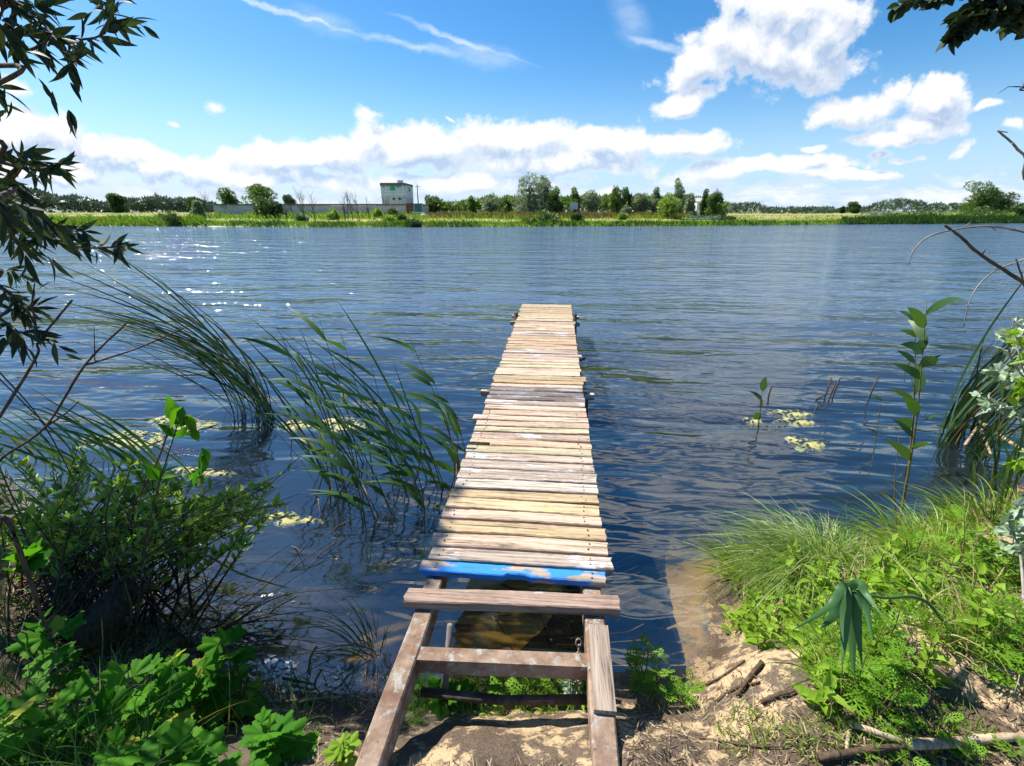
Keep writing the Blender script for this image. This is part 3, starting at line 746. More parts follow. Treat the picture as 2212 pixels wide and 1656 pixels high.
def build_building():
    def blocks(k):
        tc = k.new('ShaderNodeTexCoord').outputs['Object']; x, y, z = k.xyz(tc)
        b = k.new('ShaderNodeTexBrick'); k.l.new(k.comb(k.m('ADD', x, y), z, 0.0), b.inputs['Vector'])
        b.inputs['Scale'].default_value = 1; b.inputs['Brick Width'].default_value = .62; b.inputs['Row Height'].default_value = .31; b.inputs['Mortar Size'].default_value = .035
        b.inputs['Color1'].default_value = (.9, .89, .88, 1); b.inputs['Color2'].default_value = (.8, .79, .78, 1); b.inputs['Mortar'].default_value = (.3, .29, .29, 1); b.inputs['Bias'].default_value = -.3
        n = k.noise(k.mapping(tc, scale=(1.5, 1.5, .25)), 1.2, 5, .65)
        c = k.mix(k.ramp(n, .55, .72, 0, .35), b.outputs[0], rgb((.35, .33, .31)))
        return pbsdf(k, c, .85)
    def render_(k):
        tc = k.new('ShaderNodeTexCoord').outputs['Object']
        n = k.noise(k.mapping(tc, scale=(2.5, 2.5, .3)), 1.2, 5, .65)
        return pbsdf(k, k.mix(k.ramp(n, .4, .7), rgb((.66, .64, .62)), rgb((.42, .40, .39))), .9)
    def dark(k):
        tc = k.new('ShaderNodeTexCoord').outputs['Object']
        return pbsdf(k, k.mix(k.noise(tc, 3, 4, .6), rgb((.1, .085, .075)), rgb((.28, .24, .21))), .9)
    mw, mr, md = mat('white_block', blocks), mat('grey_render', render_), mat('tar_edge', dark)
    mg = mat('green_mesh', lambda k: pbsdf(k, rgb((.03, .42, .12)), .6)); mk = mat('dark_opening', lambda k: pbsdf(k, rgb((.03, .035, .03)), .8))
    mp = mat('green_paint', lambda k: pbsdf(k, rgb((.05, .3, .1)), .6))
    d = 112.0
    A = pd(826.5, YH, d); Bc = pd(878, YH, d); z0 = float(ground(A[0], A[1])) - .2
    t = thing('block_building', 'unfinished white block house of two storeys with a green upper window behind the wall', 'building', (A[0], A[1], z0))
    w = float(np.dot(Bc-A, RT)); dep = 9.0; zt = zpx(397, d); zm = zpx(426, d); o = np.array([A[0], A[1], 0])
    def fb(name, mt, u0, u1, za, zb, proud, th=.12, par=t):
        mb = MB(); box(mb, o + RT*u0 - FW*proud + UP*za, RT*(u1-u0), FW*th, UP*(zb-za)); return part(mb, name, mt, par, smooth=False)
    def sb(name, mt, v0, v1, za, zb, proud, th=.12, par=t):
        mb = MB(); box(mb, o + RT*(w-th+proud) + FW*v0 + UP*za, RT*th, FW*(v1-v0), UP*(zb-za)); return part(mb, name, mt, par, smooth=False)
    mb = MB(); box(mb, o + UP*zm, RT*w, FW*dep, UP*(zt-zm)); part(mb, 'upper_wall', mw, t, smooth=False)
    mb = MB(); box(mb, o + UP*z0 + RT*.03 + FW*.03, RT*(w-.06), FW*(dep-.06), UP*(zm-z0)); part(mb, 'lower_wall', mr, t, smooth=False)
    fb('concrete_band', mr, -.04, w+.04, zpx(427.5, d), zpx(424.5, d), .05)
    mb = MB(); r = np.random.default_rng(2)
    box(mb, o - RT*.05 - FW*.05 + UP*zt, RT*(w+.1), FW*(dep+.1), UP*.14)
    for u in np.arange(-.1, w, .17):
        l = .3 + .7*r.random(); box(mb, o + RT*u - FW*.035 + UP*(zt-l), RT*.15, FW*.03, UP*(l-.003))
    for v in np.arange(0, dep-.2, .35):
        l = .1 + .4*r.random(); box(mb, o + RT*(w+.005) + FW*v + UP*(zt-l), RT*.03, FW*.3, UP*(l-.003))
    part(mb, 'roof', md, t, smooth=False)
    ch = MB(); box(ch, o + RT*(w*.62) + FW*2.2 + UP*(zt+.16), RT*1.1, FW*.9, UP*.65); c_ = part(ch, 'chimney', mw, t, smooth=False)
    s = mpp(d)
    def win(px0, px1, py0, py1, mt, inner):
        f = fb('window', mt, (px0-826.5)*s, (px1-826.5)*s, zpx(py1, d), zpx(py0, d), .045, .06)
        if inner: fb('pane', mk, (px0-826.5)*s+.14, (px1-826.5)*s-.14, zpx(py1, d)+.14, zpx(py0, d)-.14, .075, .05, f)
    win(846.6, 857.6, 401.5, 412, mg, False)
    win(850.2, 855.6, 426.6, 433, mp, True); win(862.6, 868.2, 426.6, 433, mp, True)
    sb('window', mp, 4.0, 5.6, zpx(413, d), zpx(404, d), .04, .06)
    for u in (.35, .9, 1.35): fb('drainpipe', md, u, u+.09, z0, zm-.7*u, .09, .05)
    # fence of precast concrete panels
    def conc(k):
        tc = k.new('ShaderNodeTexCoord').outputs['Object']; n = k.noise(k.mapping(tc, scale=(.6, .6, 2)), 1.3, 5, .65)
        return pbsdf(k, k.mix(k.ramp(n, .35, .7), rgb((.40, .37, .36)), rgb((.56, .52, .50))), .9)
    def conc2(k):
        tc = k.new('ShaderNodeTexCoord').outputs['Object']
        return pbsdf(k, k.mix(k.noise(tc, 1.2, 4, .6), rgb((.14, .11, .095)), rgb((.26, .21, .185))), .9)
    mc, mc2 = mat('concrete_panel', conc), mat('concrete_post', conc2)
    def fence(P0, P1, label, zt):
        P0 = np.array([P0[0], P0[1], 0]); P1 = np.array([P1[0], P1[1], 0]); e = P1-P0; L = np.linalg.norm(e); e = e/L; nn = np.cross(UP, e)
        zb = min(float(ground(P0[0], P0[1])), float(ground(P1[0], P1[1]))) - .3
        tf = thing('concrete_fence', label, 'fence', (P0[0], P0[1], zb))
        n = max(2, int(L/3.0))
        for i in range(n):
            a = P0 + e*(L*i/n); mb = MB(); dz = float(np.random.default_rng(i).normal(0, .02))
            box(mb, a + UP*zb - nn*.05, e*(L/n-.012), nn*.1, UP*(zt-.33-zb+dz)); part(mb, 'panel', mc, tf, smooth=False)
        mb = MB()
        for i in range(n):
            a = P0 + e*(L*i/n); box(mb, a + UP*(zt-.33) - nn*.06 + e*.004, e*(L/n-.02), nn*.12, UP*.33)
        part(mb, 'top_rail', mc2, tf, smooth=False)
        for i in range(n+1):
            a = P0 + e*(L*i/n); mb = MB(); box(mb, a + UP*zb - nn*.075 - e*.08, e*.16, nn*.15, UP*(zt+.05-zb)); part(mb, 'post', mc, tf, smooth=False)
    fence(fxy(464, 106), fxy(876.5, 103), 'long grey precast concrete fence running left of the rusty gate', zpx(441, 104))
    fence(fxy(912.5, 104), fxy(966, 168), 'short grey concrete fence receding right of the teal gate leaf', zpx(441.3, 104))
    G0 = np.array([*fxy(877.3, 102.6), 0]); G1 = np.array([*fxy(911.5, 102.9), 0]); e = G1-G0; zb = float(ground(G0[0], G0[1])); zg = zpx(440, 102.8)
    def sheet(c1, c2):
        def f(k):
            tc = k.new('ShaderNodeTexCoord').outputs['Object']
            w_ = k.new('ShaderNodeTexWave'); w_.bands_direction = 'X'; w_.inputs['Scale'].default_value = 2.2; k.l.new(tc, w_.inputs['Vector'])
            return pbsdf(k, k.mix(k.noise(tc, 2.3, 5, .65), rgb(c1), rgb(c2)), .7, bump(k, w_.outputs[1], .4, .03))
        return f
    tg = thing('metal_gate', 'double sheet metal gate, one leaf rusty brown and one teal', 'gate', (G0[0], G0[1], zb))
    for a, b_, m_, lb in ((.01, .49, mat('rusty_sheet', sheet((.10, .035, .02), (.22, .09, .055))), 'rusty brown gate leaf'), (.51, .99, mat('teal_sheet', sheet((.035, .12, .15), (.09, .22, .25))), 'faded teal gate leaf')):
        mb = MB(); box(mb, G0 + e*a + UP*(zb+.05), e*(b_-a), FW*.05, UP*(zg-zb-.05)); lf = part(mb, 'gate_leaf', m_, tg, lb, smooth=False)
        mb = MB(); box(mb, G0 + e*(a+.02) - FW*.03 + UP*(zb+1.1), e*(b_-a-.04), FW*.028, UP*.08); part(mb, 'frame_rail', md, lf, smooth=False)
    x, y = fxy(904.5, 118); mb = MB(); zz = float(ground(x, y)); zp = zpx(399, 118)
    tp = thing('utility_pole', 'thin grey utility pole standing right of the white block building', 'pole', (x, y, zz))
    tube(mb, [(x, y, zz-.2), (x, y, zp)], .15, .09, 8); part(mb, 'pole', mc2, tp)
    mb = MB(); box(mb, (x-.5, y-.06, zp-.5), (1, 0, 0), (0, .12, 0), (0, 0, .1)); part(mb, 'crossarm', mc2, tp, smooth=False)
    # stone table and rubble block in front of the gate
    P = np.array([*fxy(890, 90), 0]); zz = float(ground(P[0], P[1])); tb = thing('concrete_table', 'low pale concrete slab table on the dry grass before the gate', 'table', (P[0], P[1], zz)); s = mpp(90)
    mb = MB(); box(mb, P + UP*(zz+.75), RT*28*s, FW*1.0, UP*.16); part(mb, 'slab', mr, tb, smooth=False)
    for u in (2, 21): mb = MB(); box(mb, P + RT*u*s + UP*(zz-.1), RT*.4, FW*.9, UP*.845); part(mb, 'leg', mc, tb, smooth=False)
    P = np.array([*fxy(914, 89), 0]); zz = float(ground(P[0], P[1])); mb = MB(); r = np.random.default_rng(3)
    V = nrm(r.normal(size=(26, 3)))*[.55, .4, .42]; import bmesh as _b
    bm = _b.new(); [bm.verts.new(v + P + UP*(zz+.3)) for v in V]; _b.ops.convex_hull(bm, input=bm.verts); bm.verts.index_update()
    mb.add([v.co[:] for v in bm.verts], [[v.index for v in f.verts] for f in bm.faces if len(f.verts) == 3]); bm.free()
    solo(mb, 'rubble_block', mr, 'pale angular rubble block beside the low concrete table', 'rubble', (P[0], P[1], zz), smooth=False)
    # board fence and white shed on the right
    P0 = np.array([*fxy(1493, 84), 0]); zz = float(ground(P0[0], P0[1])); s = mpp(84)
    tb = thing('board_fence', 'low grey board fence under the rightmost dense tree of the grove', 'fence', (P0[0], P0[1], zz))
    for sec in range(2):
        for i in range(3):
            mb = MB(); box(mb, P0 + RT*(sec*34*s) + UP*(zz+.15+.25*i) - FW*.05, RT*(32*s), FW*.03, UP*.17); part(mb, 'board', WD['grey'], tb, smooth=False)
    for i in range(5):
        mb = MB(); box(mb, P0 + RT*(i*16.4*s) + UP*(zz-.2), RT*.1, FW*.08, UP*1.15); part(mb, 'post', WD['dark'], tb, smooth=False)
    P0 = np.array([*fxy(1504, 112), 0]); zz = float(ground(P0[0], P0[1])); s = mpp(112); zt2 = zpx(436, 112)
    ts = thing('shed', 'small white shed half hidden between the trees of the grove', 'shed', (P0[0], P0[1], zz))
    mb = MB(); box(mb, P0 + UP*(zz-.2), RT*18*s, FW*3, UP*(zt2-zz+.2)); part(mb, 'wall', mat('white_paint', lambda k: pbsdf(k, rgb((.75, .74, .7)), .8)), ts, smooth=False)
    mb = MB(); a = P0 - RT*.2 - FW*.2 + UP*(zt2+.004); b_ = RT*(18*s+.4); mb.add([a, a+b_, a+b_+FW*3.4, a+FW*3.4, a+FW*1.7+UP*.8, a+b_+FW*1.7+UP*.8], [[0, 1, 5, 4], [2, 3, 4, 5], [0, 3, 2, 1]], [[1, 2, 5], [3, 0, 4]]); part(mb, 'roof', mc, ts, smooth=False)
    P0 = np.array([*fxy(1231, 92), 0]); zz = float(ground(P0[0], P0[1])); s = mpp(92)
    tb = thing('sign_board', 'plain pale grey board on two posts in front of the grove', 'sign', (P0[0], P0[1], zz))
    mb = MB(); box(mb, P0 + UP*zpx(453, 92), RT*17*s, FW*.05, UP*(zpx(438, 92)-zpx(453, 92))); part(mb, 'board', mat('zinc_sheet', lambda k: pbsdf(k, rgb((.45, .48, .52)), .5)), tb, smooth=False)
    for u in (1, 15): mb = MB(); box(mb, P0 + RT*u*s + FW*.055 + UP*(zz-.2), RT*.08, FW*.08, UP*(zpx(439, 92)-zz+.2)); part(mb, 'post', mc2, tb, smooth=False)
build_building()

# trees one can tell apart along the far bank (px, top, width, distance, material, kind, label ...)
TG = 'trees along the far bank'
TREES = [
 (498, 406, 46, 108, 't_green', 'round', 'dark windblown tree behind the left end of the concrete fence', .1),
 (566, 399, 72, 108, 't_green', 'round', 'broad windblown tree rising above the concrete fence', -.05),
 (581, 425, 56, 90, 't_dark', 'bush', 'dense dark bushy tree in front of the concrete fence', 0),
 (625, 424, 28, 125, 't_dark', 'round', 'small round dark tree behind the concrete fence', 0),
 (258, 420, 32, 150, 't_dark', 'round', 'round dark tree standing above the left treeline', -.1),
 (424, 427, 38, 112, 't_dark', 'round', 'dark rounded tree just left of the concrete fence', 0),
 (427, 433, 34, 84, 't_silver', 'spire', 'pale young willow beside the leaning bare sapling', .05),
 (928, 421, 56, 118, 't_green', 'bush', 'dark green spreading tree right of the white block building', 0),
 (1020, 424, 22, 116, 't_green', 'spire', 'small slim tree alone between building and grove', -.1),
 (1061, 418, 40, 100, 't_silver', 'round', 'thin pale tree at the left edge of the grove', 0),
 (1090, 428, 34, 104, 't_green', 'bush', 'low green bushy tree left of the tallest willow', 0),
 (1143, 375, 66, 98, 't_silver', 'multi', 'tallest silvery willow, left half of the big twin crown', 0),
 (1173, 378, 52, 101, 't_silver', 'spire', 'pointed silvery willow, right half of the big twin crown', 0),
 (1199, 404, 36, 96, 't_green', 'spire', 'drooping green willow on the right flank of the twin crown', 0),
 (1240, 406, 30, 100, 't_green', 'spire', 'dark upright tree right of the gap after the twin willows', 0),
 (1276, 413, 52, 102, 't_silver', 'round', 'low rounded pale tree in the middle of the grove', 0),
 (1328, 402, 38, 98, 't_green', 'spire', 'dark pointed tree in the middle of the grove', 0),
 (1350, 405, 30, 101, 't_dark', 'spire', 'dark narrow tree behind the pointed one in the grove', 0),
 (1384, 420, 34, 100, 't_silver', 'round', 'short greyish tree right of the dark pointed pair', 0),
 (1416, 404, 26, 99, 't_silver', 'spire', 'slender silver poplar left of the lime green willow', 0),
 (1442, 417, 46, 90, 't_lime', 'round', 'lime green willow bush at the right of the grove', 0),
 (1460, 387, 36, 100, 't_silver', 'spire', 'airy silver poplar rising behind the lime green willow', 0),
 (1491, 418, 30, 96, 't_silver', 'spire', 'pale slim tree left of the white shed', 0),
 (1521, 410, 20, 104, 't_dark', 'spire', 'dark narrow tree behind the white shed', 0),
 (1541, 410, 40, 92, 't_green', 'round', 'dense dark green tree over the board fence', 0),
 (1843, 437, 28, 230, 't_dark', 'round', 'round dark tree alone far out on the meadow', 0),
 (1819, 447, 12, 235, 't_dark', 'bush', 'tiny dark bush beside the lone round meadow tree', 0),
 (2112, 388, 74, 104, 't_green', 'round', 'large windswept dark tree on the right of the far bank', -.12),
 (2152, 410, 42, 106, 't_dark', 'round', 'darker tree touching the large windswept one', .0),
 (2195, 440, 60, 120, 't_dark', 'bush', 'low dark tree mass at the right end of the far bank', 0),
]
for i, (px, yt, w, d, m_, kd, lb, ln) in enumerate(TREES):
    sz = mpp(d)*w
    tree({'t_silver': 'willow_tree', 't_lime': 'willow_tree'}.get(m_, 'tree'), lb, px, yt, w*1.05, d, M[m_], kd, TG, n=int(min(3200, 500 + 260*sz)), leaf=.22 + .0016*d if d < 150 else .6, seed=i, lean=ln, low=.1)
SHR = [
 (366, 457, 42, 74, 't_green', 'dense green waterside bush left of the bare saplings'),
 (405, 466, 30, 76, 't_lime', 'pale green waterside bush next to the dense green one'),
 (648, 462, 26, 80, 't_silver', 'greyish green shrub between the bare saplings'),
 (716, 452, 26, 84, 't_lime', 'light green shrub left of the densest bare saplings'),
 (816, 451, 22, 88, 't_lime', 'lime shrub in front of the concrete fence below the building'),
 (838, 466, 24, 76, 't_lime', 'rounded lime shrub near the water below the building'),
 (866, 463, 22, 78, 't_green', 'small green shrub near the water below the gate'),
 (852, 450, 30, 92, 't_dark', 'dark weedy shrub against the concrete fence by the gate'),
 (890, 474, 36, 70, 't_dark', 'dark low clump at the waterline below the gate'),
 (1184, 455, 50, 76, 't_green', 'tall dense green thicket at the waterline below the twin willows'),
 (1146, 469, 30, 74, 't_green', 'low green clump left of the tall waterline thicket'),
 (1248, 463, 30, 80, 't_dark', 'dark bushy clump around the leafless shrub stems'),
 (1352, 443, 22, 92, 't_silver', 'grey green shrub below the dark pointed pair'),
 (1348, 462, 20, 84, 't_lime', 'small lime shrub on the bank below the grove'),
 (1570, 469, 34, 86, 't_dark', 'dark low bush on the meadow edge right of the board fence'),
 (1905, 455, 60, 100, 't_silver', 'pale leafy bush at the left end of the right shore thicket'),
 (1945, 458, 60, 98, 't_green', 'green bush in the middle of the right shore thicket'),
 (1998, 456, 62, 100, 't_green', 'broad green bush left of the large windswept tree'),
 (2060, 457, 60, 98, 't_lime', 'lighter bush just left of the large windswept tree'),
 (2118, 445, 66, 97, 't_green', 'tall waterside bush under the large windswept tree'),
 (2175, 458, 66, 100, 't_lime', 'light green bush at the right end of the far shore'),
]
for i, (px, yt, w, d, m_, lb) in enumerate(SHR):
    tree('shrub', lb, px, yt, w*1.1, d, M[m_], 'bush', 'shrubs along the far shore', n=520, leaf=.36, seed=100+i, cat='shrub', low=.02)
BARE = [(450, 411, 30, 79, 'leafless sapling at the left end of the concrete fence', 1), (612, 440, 22, 78, 'short leafless sapling below the dark bushy tree', 2), (634, 411, 22, 80, 'tall leafless sapling left of the bare middle pair', 1), (660, 406, 26, 78, 'tallest leafless sapling of the middle pair', 2), (679, 410, 22, 82, 'leafless sapling right of the middle pair', 1),
        (742, 404, 28, 78, 'many-branched leafless sapling in the row before the building', 2), (760, 408, 22, 79, 'leafless sapling second in the row before the building', 1), (774, 412, 18, 78, 'slim leafless sapling third in the row before the building', 1), (796, 417, 18, 80, 'last short leafless sapling left of the building', 1)]
for i, (px, yt, w, d, lb, st) in enumerate(BARE):
    bare_tree('bare_sapling', lb, px, yt, w, d, 'leafless saplings on the far bank', i, st, 'bark', 1.8, 2, .97)
bare_tree('bare_tree', 'round leafless tree alone on the distant meadow', 1650, 424, 36, 170, None, 30, 1, 'bark', 1.5, 3, .45)
bare_tree('bare_shrub', 'brown leafless shrub on the dry grass between building and grove', 1010, 443, 26, 84, None, 31, 3, 'twig', 1, 2, .5)
bare_tree('bare_shrub', 'dark leafless stems beside the plain grey board', 1251, 438, 24, 82, None, 32, 3, 'bark', 1, 2, .7)
bare_tree('bare_tree', 'pale leafless tree right of the large windswept tree', 2182, 408, 44, 110, None, 33, 2, 'barkpale', 1, 3, .6)
# far woods that read as one mass
def woods(name, px0, px1, tops, d, mtl, n, leaf, seed, label):
    r = np.random.default_rng(seed); px = r.uniform(px0, px1, n); top = np.interp(px, [t_[0] for t_ in tops], [t_[1] for t_ in tops])
    sc_ = fbm(px*.035, px*0+seed, 4, 3); dd = d*(1 + .12*r.random(n)); P = []
    q = r.random(n)**.55
    for a, b_, c_, t_, s_ in zip(px, dd, q, top, sc_):
        x, y = fxy(a, b_); zg = float(ground(np.array(x), np.array(y))); hh = (zpx(t_ - s_*16, b_) - zg)
        P.append((x, y, zg + hh*c_))
    P = np.array(P); mb = MB()
    inst(mb, DIAM3, DIAM3F, P, nrm(r.normal(size=(n, 3)) + [0, 0, .3]), nrm(r.normal(size=(n, 3)) + [0, -.6, .5]), leaf*(.6 + .8*r.random(n)))
    solo(mb, name, mtl, label, 'woods', tuple(P.mean(0)*[1, 1, 0]), kind='stuff')
woods('treeline', -900, 470, [(-900, 425), (-160, 405), (30, 404), (90, 410), (150, 428), (205, 438), (240, 440), (290, 434), (350, 430), (420, 436), (470, 440)], 165, M['t_blue'], 15000, 1.25, 1, 'dark mixed woods closing the view on the left')
woods('hedgerow', 1560, 1800, [(1560, 447), (1600, 444), (1700, 449), (1800, 451)], 210, M['t_blue'], 1800, 1.1, 2, 'distant hedge line across the meadow')
woods('far_woods', 1760, 2330, [(1760, 453), (1880, 449), (1905, 437), (1950, 432), (1985, 437), (2000, 446), (2080, 444), (2330, 440)], 300, M['t_blue'], 4200, 1.6, 3, 'rounded dark wood on the right horizon')
woods('far_scrub', 930, 1570, [(930, 438), (1000, 440), (1040, 436), (1100, 428), (1480, 430), (1570, 444)], 116, M['t_green'], 6500, .9, 4, 'low scrub behind the grove')

def bankgrass(name, n, dlo, dhi, h, w, mtl, label, cat, seed, px0=-420, px1=2330, pw=1.0, clump=0.0, lean=-.25):
    r = np.random.default_rng(seed)
    u = r.uniform(px0, px1, n); x0 = np.interp(u, [-120, 2330], [-100, 105]); yf = far_y(x0)
    # world x spread evenly in view, then placed behind the shoreline
    dd = dlo + (dhi-dlo)*r.random(n)**pw
    y = yf + dd; k_ = (u-1106)/(F/cp); x = C[0] + (y*(k_*cos(YAW) - sin(YAW)))/(cos(YAW) + k_*sin(YAW))
    y = far_y(x) + dd
    keep = np.ones(n, bool) if not clump else (fbm(x*.22, y*.1, 3, seed) + .25*r.random(n) > clump)
    x, y = x[keep], y[keep]; n = len(x)
    B = np.stack([x, y, ground(x, y)-.05], -1); hs = h*(.5 + .8*r.random(n))*(1 + 1.1*fbm(x*.25, y*.25, 3, seed+5))
    mb = MB(); ribbons(mb, B, nrm(r.normal(0, .16, (n, 3)) + [0, 0, 1]), nrm(r.normal(size=(n, 3))*[1, 1, .1])*.25 + [lean, 0, -.12], hs, w*(.6+.8*r.random(n)), 3, face=nrm(r.normal(0, .5, (n, 3)) + [0, -1, 0]))
    solo(mb, name, mtl, label, cat, tuple(B.mean(0)*[1, 1, 0]), kind='stuff')
bankgrass('shore_grass', 15000, -.2, 3.0, .5, .12, M['fgrass'], 'bright green grass fringe along the far shoreline', 'grass', 1)
bankgrass('shore_reeds', 7000, -.4, 1.4, .75, .11, M['fdark'], 'darker reeds in patches along the far waterline', 'reeds', 2, clump=.1)
bankgrass('meadow_grass', 11000, 3, 40, .28, .13, M['fdry'], 'dry yellow meadow grass on the far bank', 'grass', 3, pw=.8)
bankgrass('green_meadow', 4200, 2, 14, .28, .13, M['fgrass'], 'green grass patches on the far bank', 'grass', 4, clump=.03)
bankgrass('dry_docks', 6000, 16, 24, .9, .17, M['frust'], 'rust brown dry weeds in front of the grove', 'weeds', 5, px0=930, px1=1480, clump=-.1)
bankgrass('tall_weeds', 4000, 13, 27, .9, .16, M['fgrass'], 'tall green weeds below the grove and the fence', 'weeds', 6, px0=420, px1=1500, clump=.0)
bankgrass('left_reeds', 12000, -.3, 6, 1.1, .15, M['fgrass'], 'tall green reed belt on the left of the far shore', 'reeds', 7, px0=-700, px1=440)
bankgrass('right_reeds', 6000, -.3, 4, 1.1, .15, M['fdark'], 'tall reed belt on the right of the far shore', 'reeds', 8, px0=1800, px1=2330)
#NEXT2
# ------------------------------------------------------------------ near plants
def leaf_tpl(rows, fold=.18, droop=.12):            # rows of (t, half width); a folded, drooping blade
    v = [(0, 0, 0)]; 
    for t, w in rows: v += [(-w, t, w*fold*2 - droop*t*t), (0, t, -droop*t*t), (w, t, w*fold*2 - droop*t*t)]
    v.append((0, 1, -droop)); n = len(rows); q = []; tr = [[0, 2, 1], [0, 3, 2]]
    for i in range(n-1):
        a = 1+3*i; q += [[a, a+1, a+4, a+3], [a+1, a+2, a+5, a+4]]
    a = 1+3*(n-1); e = len(v)-1; tr += [[a, a+1, e], [a+1, a+2, e]]
    return np.array(v, float), [np.array(q), np.array(tr)]
WIL = leaf_tpl([(.1, .05), (.35, .115), (.6, .10), (.82, .05)], .2, .22)
WILW = leaf_tpl([(.1, .05), (.3, .10), (.5, .105), (.7, .075), (.86, .035)], .2, .2)
OVA = leaf_tpl([(.14, .15), (.36, .25), (.6, .2), (.83, .08)], .25, .25)
SHORT = leaf_tpl([(.12, .2), (.35, .36), (.62, .34), (.85, .17)], .2, .2)
def ragleaf():
    v, q = [], []
    def dia(o, d, L, w):
        d = np.array(d)/np.hypot(*d); p = np.array([-d[1], d[0]]); o = np.array(o); i = len(v)
        for a in (o, o + d*L*.45 + p*w, o + d*L, o + d*L*.45 - p*w): v.append((a[0], a[1], -.16*a[1]**2 - .25*a[0]**2))
        q.append([i, i+3, i+2, i+1])
    dia((0, 0), (0, 1), .98, .035)
    for t, L in ((.22, .34), (.38, .42), (.54, .38), (.7, .28), (.84, .17)):
        for s in (-1, 1):
            dv = (s*.8, .62); dia((0, t), dv, L, .042); o = np.array([0, t]) + np.array(dv)/np.hypot(*dv)*L*.42
            dia(o, (s*.25, 1), L*.45, .028); dia(o, (s*1, .05), L*.4, .028)
    return np.array(v), [np.array(q)]
RAG = ragleaf()
def lobedleaf(n=53, lobes=5, depth=.34, serr=.06):
    th = np.linspace(-pi*.93, pi*.93, n) + pi/2; ph = (th-pi/2)*lobes/(2*pi*.93); tri = 1-2*np.abs(ph-np.round(ph))
    a = (th - pi/2); r = 1 - depth*(.5 - .5*np.cos(a*lobes/ (2*.93) * 2*.93))*1.0
    r = (.6 + .4*tri**1.15)*(1 - .22*(np.abs(a)/pi)**2); r = r*(1 + serr*np.where(np.arange(n) % 2, 1, -1)); r *= .56
    out = np.stack([r*np.cos(th), r*np.sin(th) + .42], -1); ctr = np.array([0, .18])
    v = [(0, .18, 0)]
    for f in (.5, 1.0):
        for i, p in enumerate(out):
            pp = ctr + (p-ctr)*f; rr = np.hypot(*(pp-ctr)); v.append((pp[0], pp[1], -.35*rr*rr + .05*np.cos(a[i]*lobes)*f))
    tr = [[0, 1+i, 2+i] for i in range(n-1)]; q = [[1+i, 1+n+i, 2+n+i, 2+i] for i in range(n-1)]
    return np.array(v), [np.array(q), np.array(tr)]
LOB = lobedleaf()
def hitv(px, py): return hit(px, py)
def on_ground(x, y, dz=0.0): return np.array([x, y, float(ground(np.array(x), np.array(y))) + dz])
RT3, UP3 = RT, UP

def ragweed(px, py, h, label, group, seed, m='rag', nl=18, tpl=None, ls=.13, name='ragweed_plant', spread=.5, cat='weed', z=None):
    r = np.random.default_rng(seed); b = hitv(px, py) if z is None else gp(px, py, z); tpl = tpl or RAG
    t = thing(name, label, cat, tuple(b), group); st = MB(); P, D, S = [], [], []
    for k_ in range(1 + (nl > 12) + (nl > 20)):
        tip = b + np.array([r.normal(0, .12)*h, r.normal(0, .12)*h, h*(1-.2*k_)]); mid = (b+tip)/2 + r.normal(0, .05, 3)*h; c = curve([b - [0, 0, .02], mid, tip], 6); tube(st, c, .0035, .0015, 5)
        m_ = nl//(1 + (nl > 12) + (nl > 20))
        for i in range(m_):
            q = .15 + .85*(i+.5)/m_; pos = c[int(q*(len(c)-1))]; a = i*2.4 + r.normal(0, .3); el = .15 + .8*q**2 + r.normal(0, .15)
            P.append(pos); D.append((cos(a)*cos(el), sin(a)*cos(el), sin(el))); S.append(ls*(1.15-.6*q)*r.uniform(.55, 1.25)*spread*2)
    part(st, 'stem', M['twiggreen'], t)
    mb = MB(); inst(mb, tpl[0], tpl[1], np.array(P), np.array(D), np.array([0, 0, 1.0]) + r.normal(0, .25, (len(P), 3)), np.array(S)); part(mb, 'leaves', M[m], t)
    return t
def leaf_along(mb, c, n, r, L, tpl, droop=(0, 0, -.5), side=.8, t0=.1, both=True):
    T = nrm(np.gradient(c, axis=0)); idx = (t0 + (1-t0)*r.random(n))*(len(c)-1); i = np.clip(idx.astype(int), 0, len(c)-1)
    sd = nrm(np.cross(T[i], r.normal(size=(n, 3)))); D = nrm(T[i]*.7 + sd*side + np.array(droop))
    inst(mb, tpl[0], tpl[1], c[i], D, nrm(r.normal(size=(n, 3))*.8 + [0, 0, .6]), L*r.uniform(.6, 1.15, n))
def in_frame(P, mg=60):
    x, y, zc = proj(P); return (zc > .05) & (x > -mg) & (x < W2+mg) & (y > -mg) & (y < H2+mg)

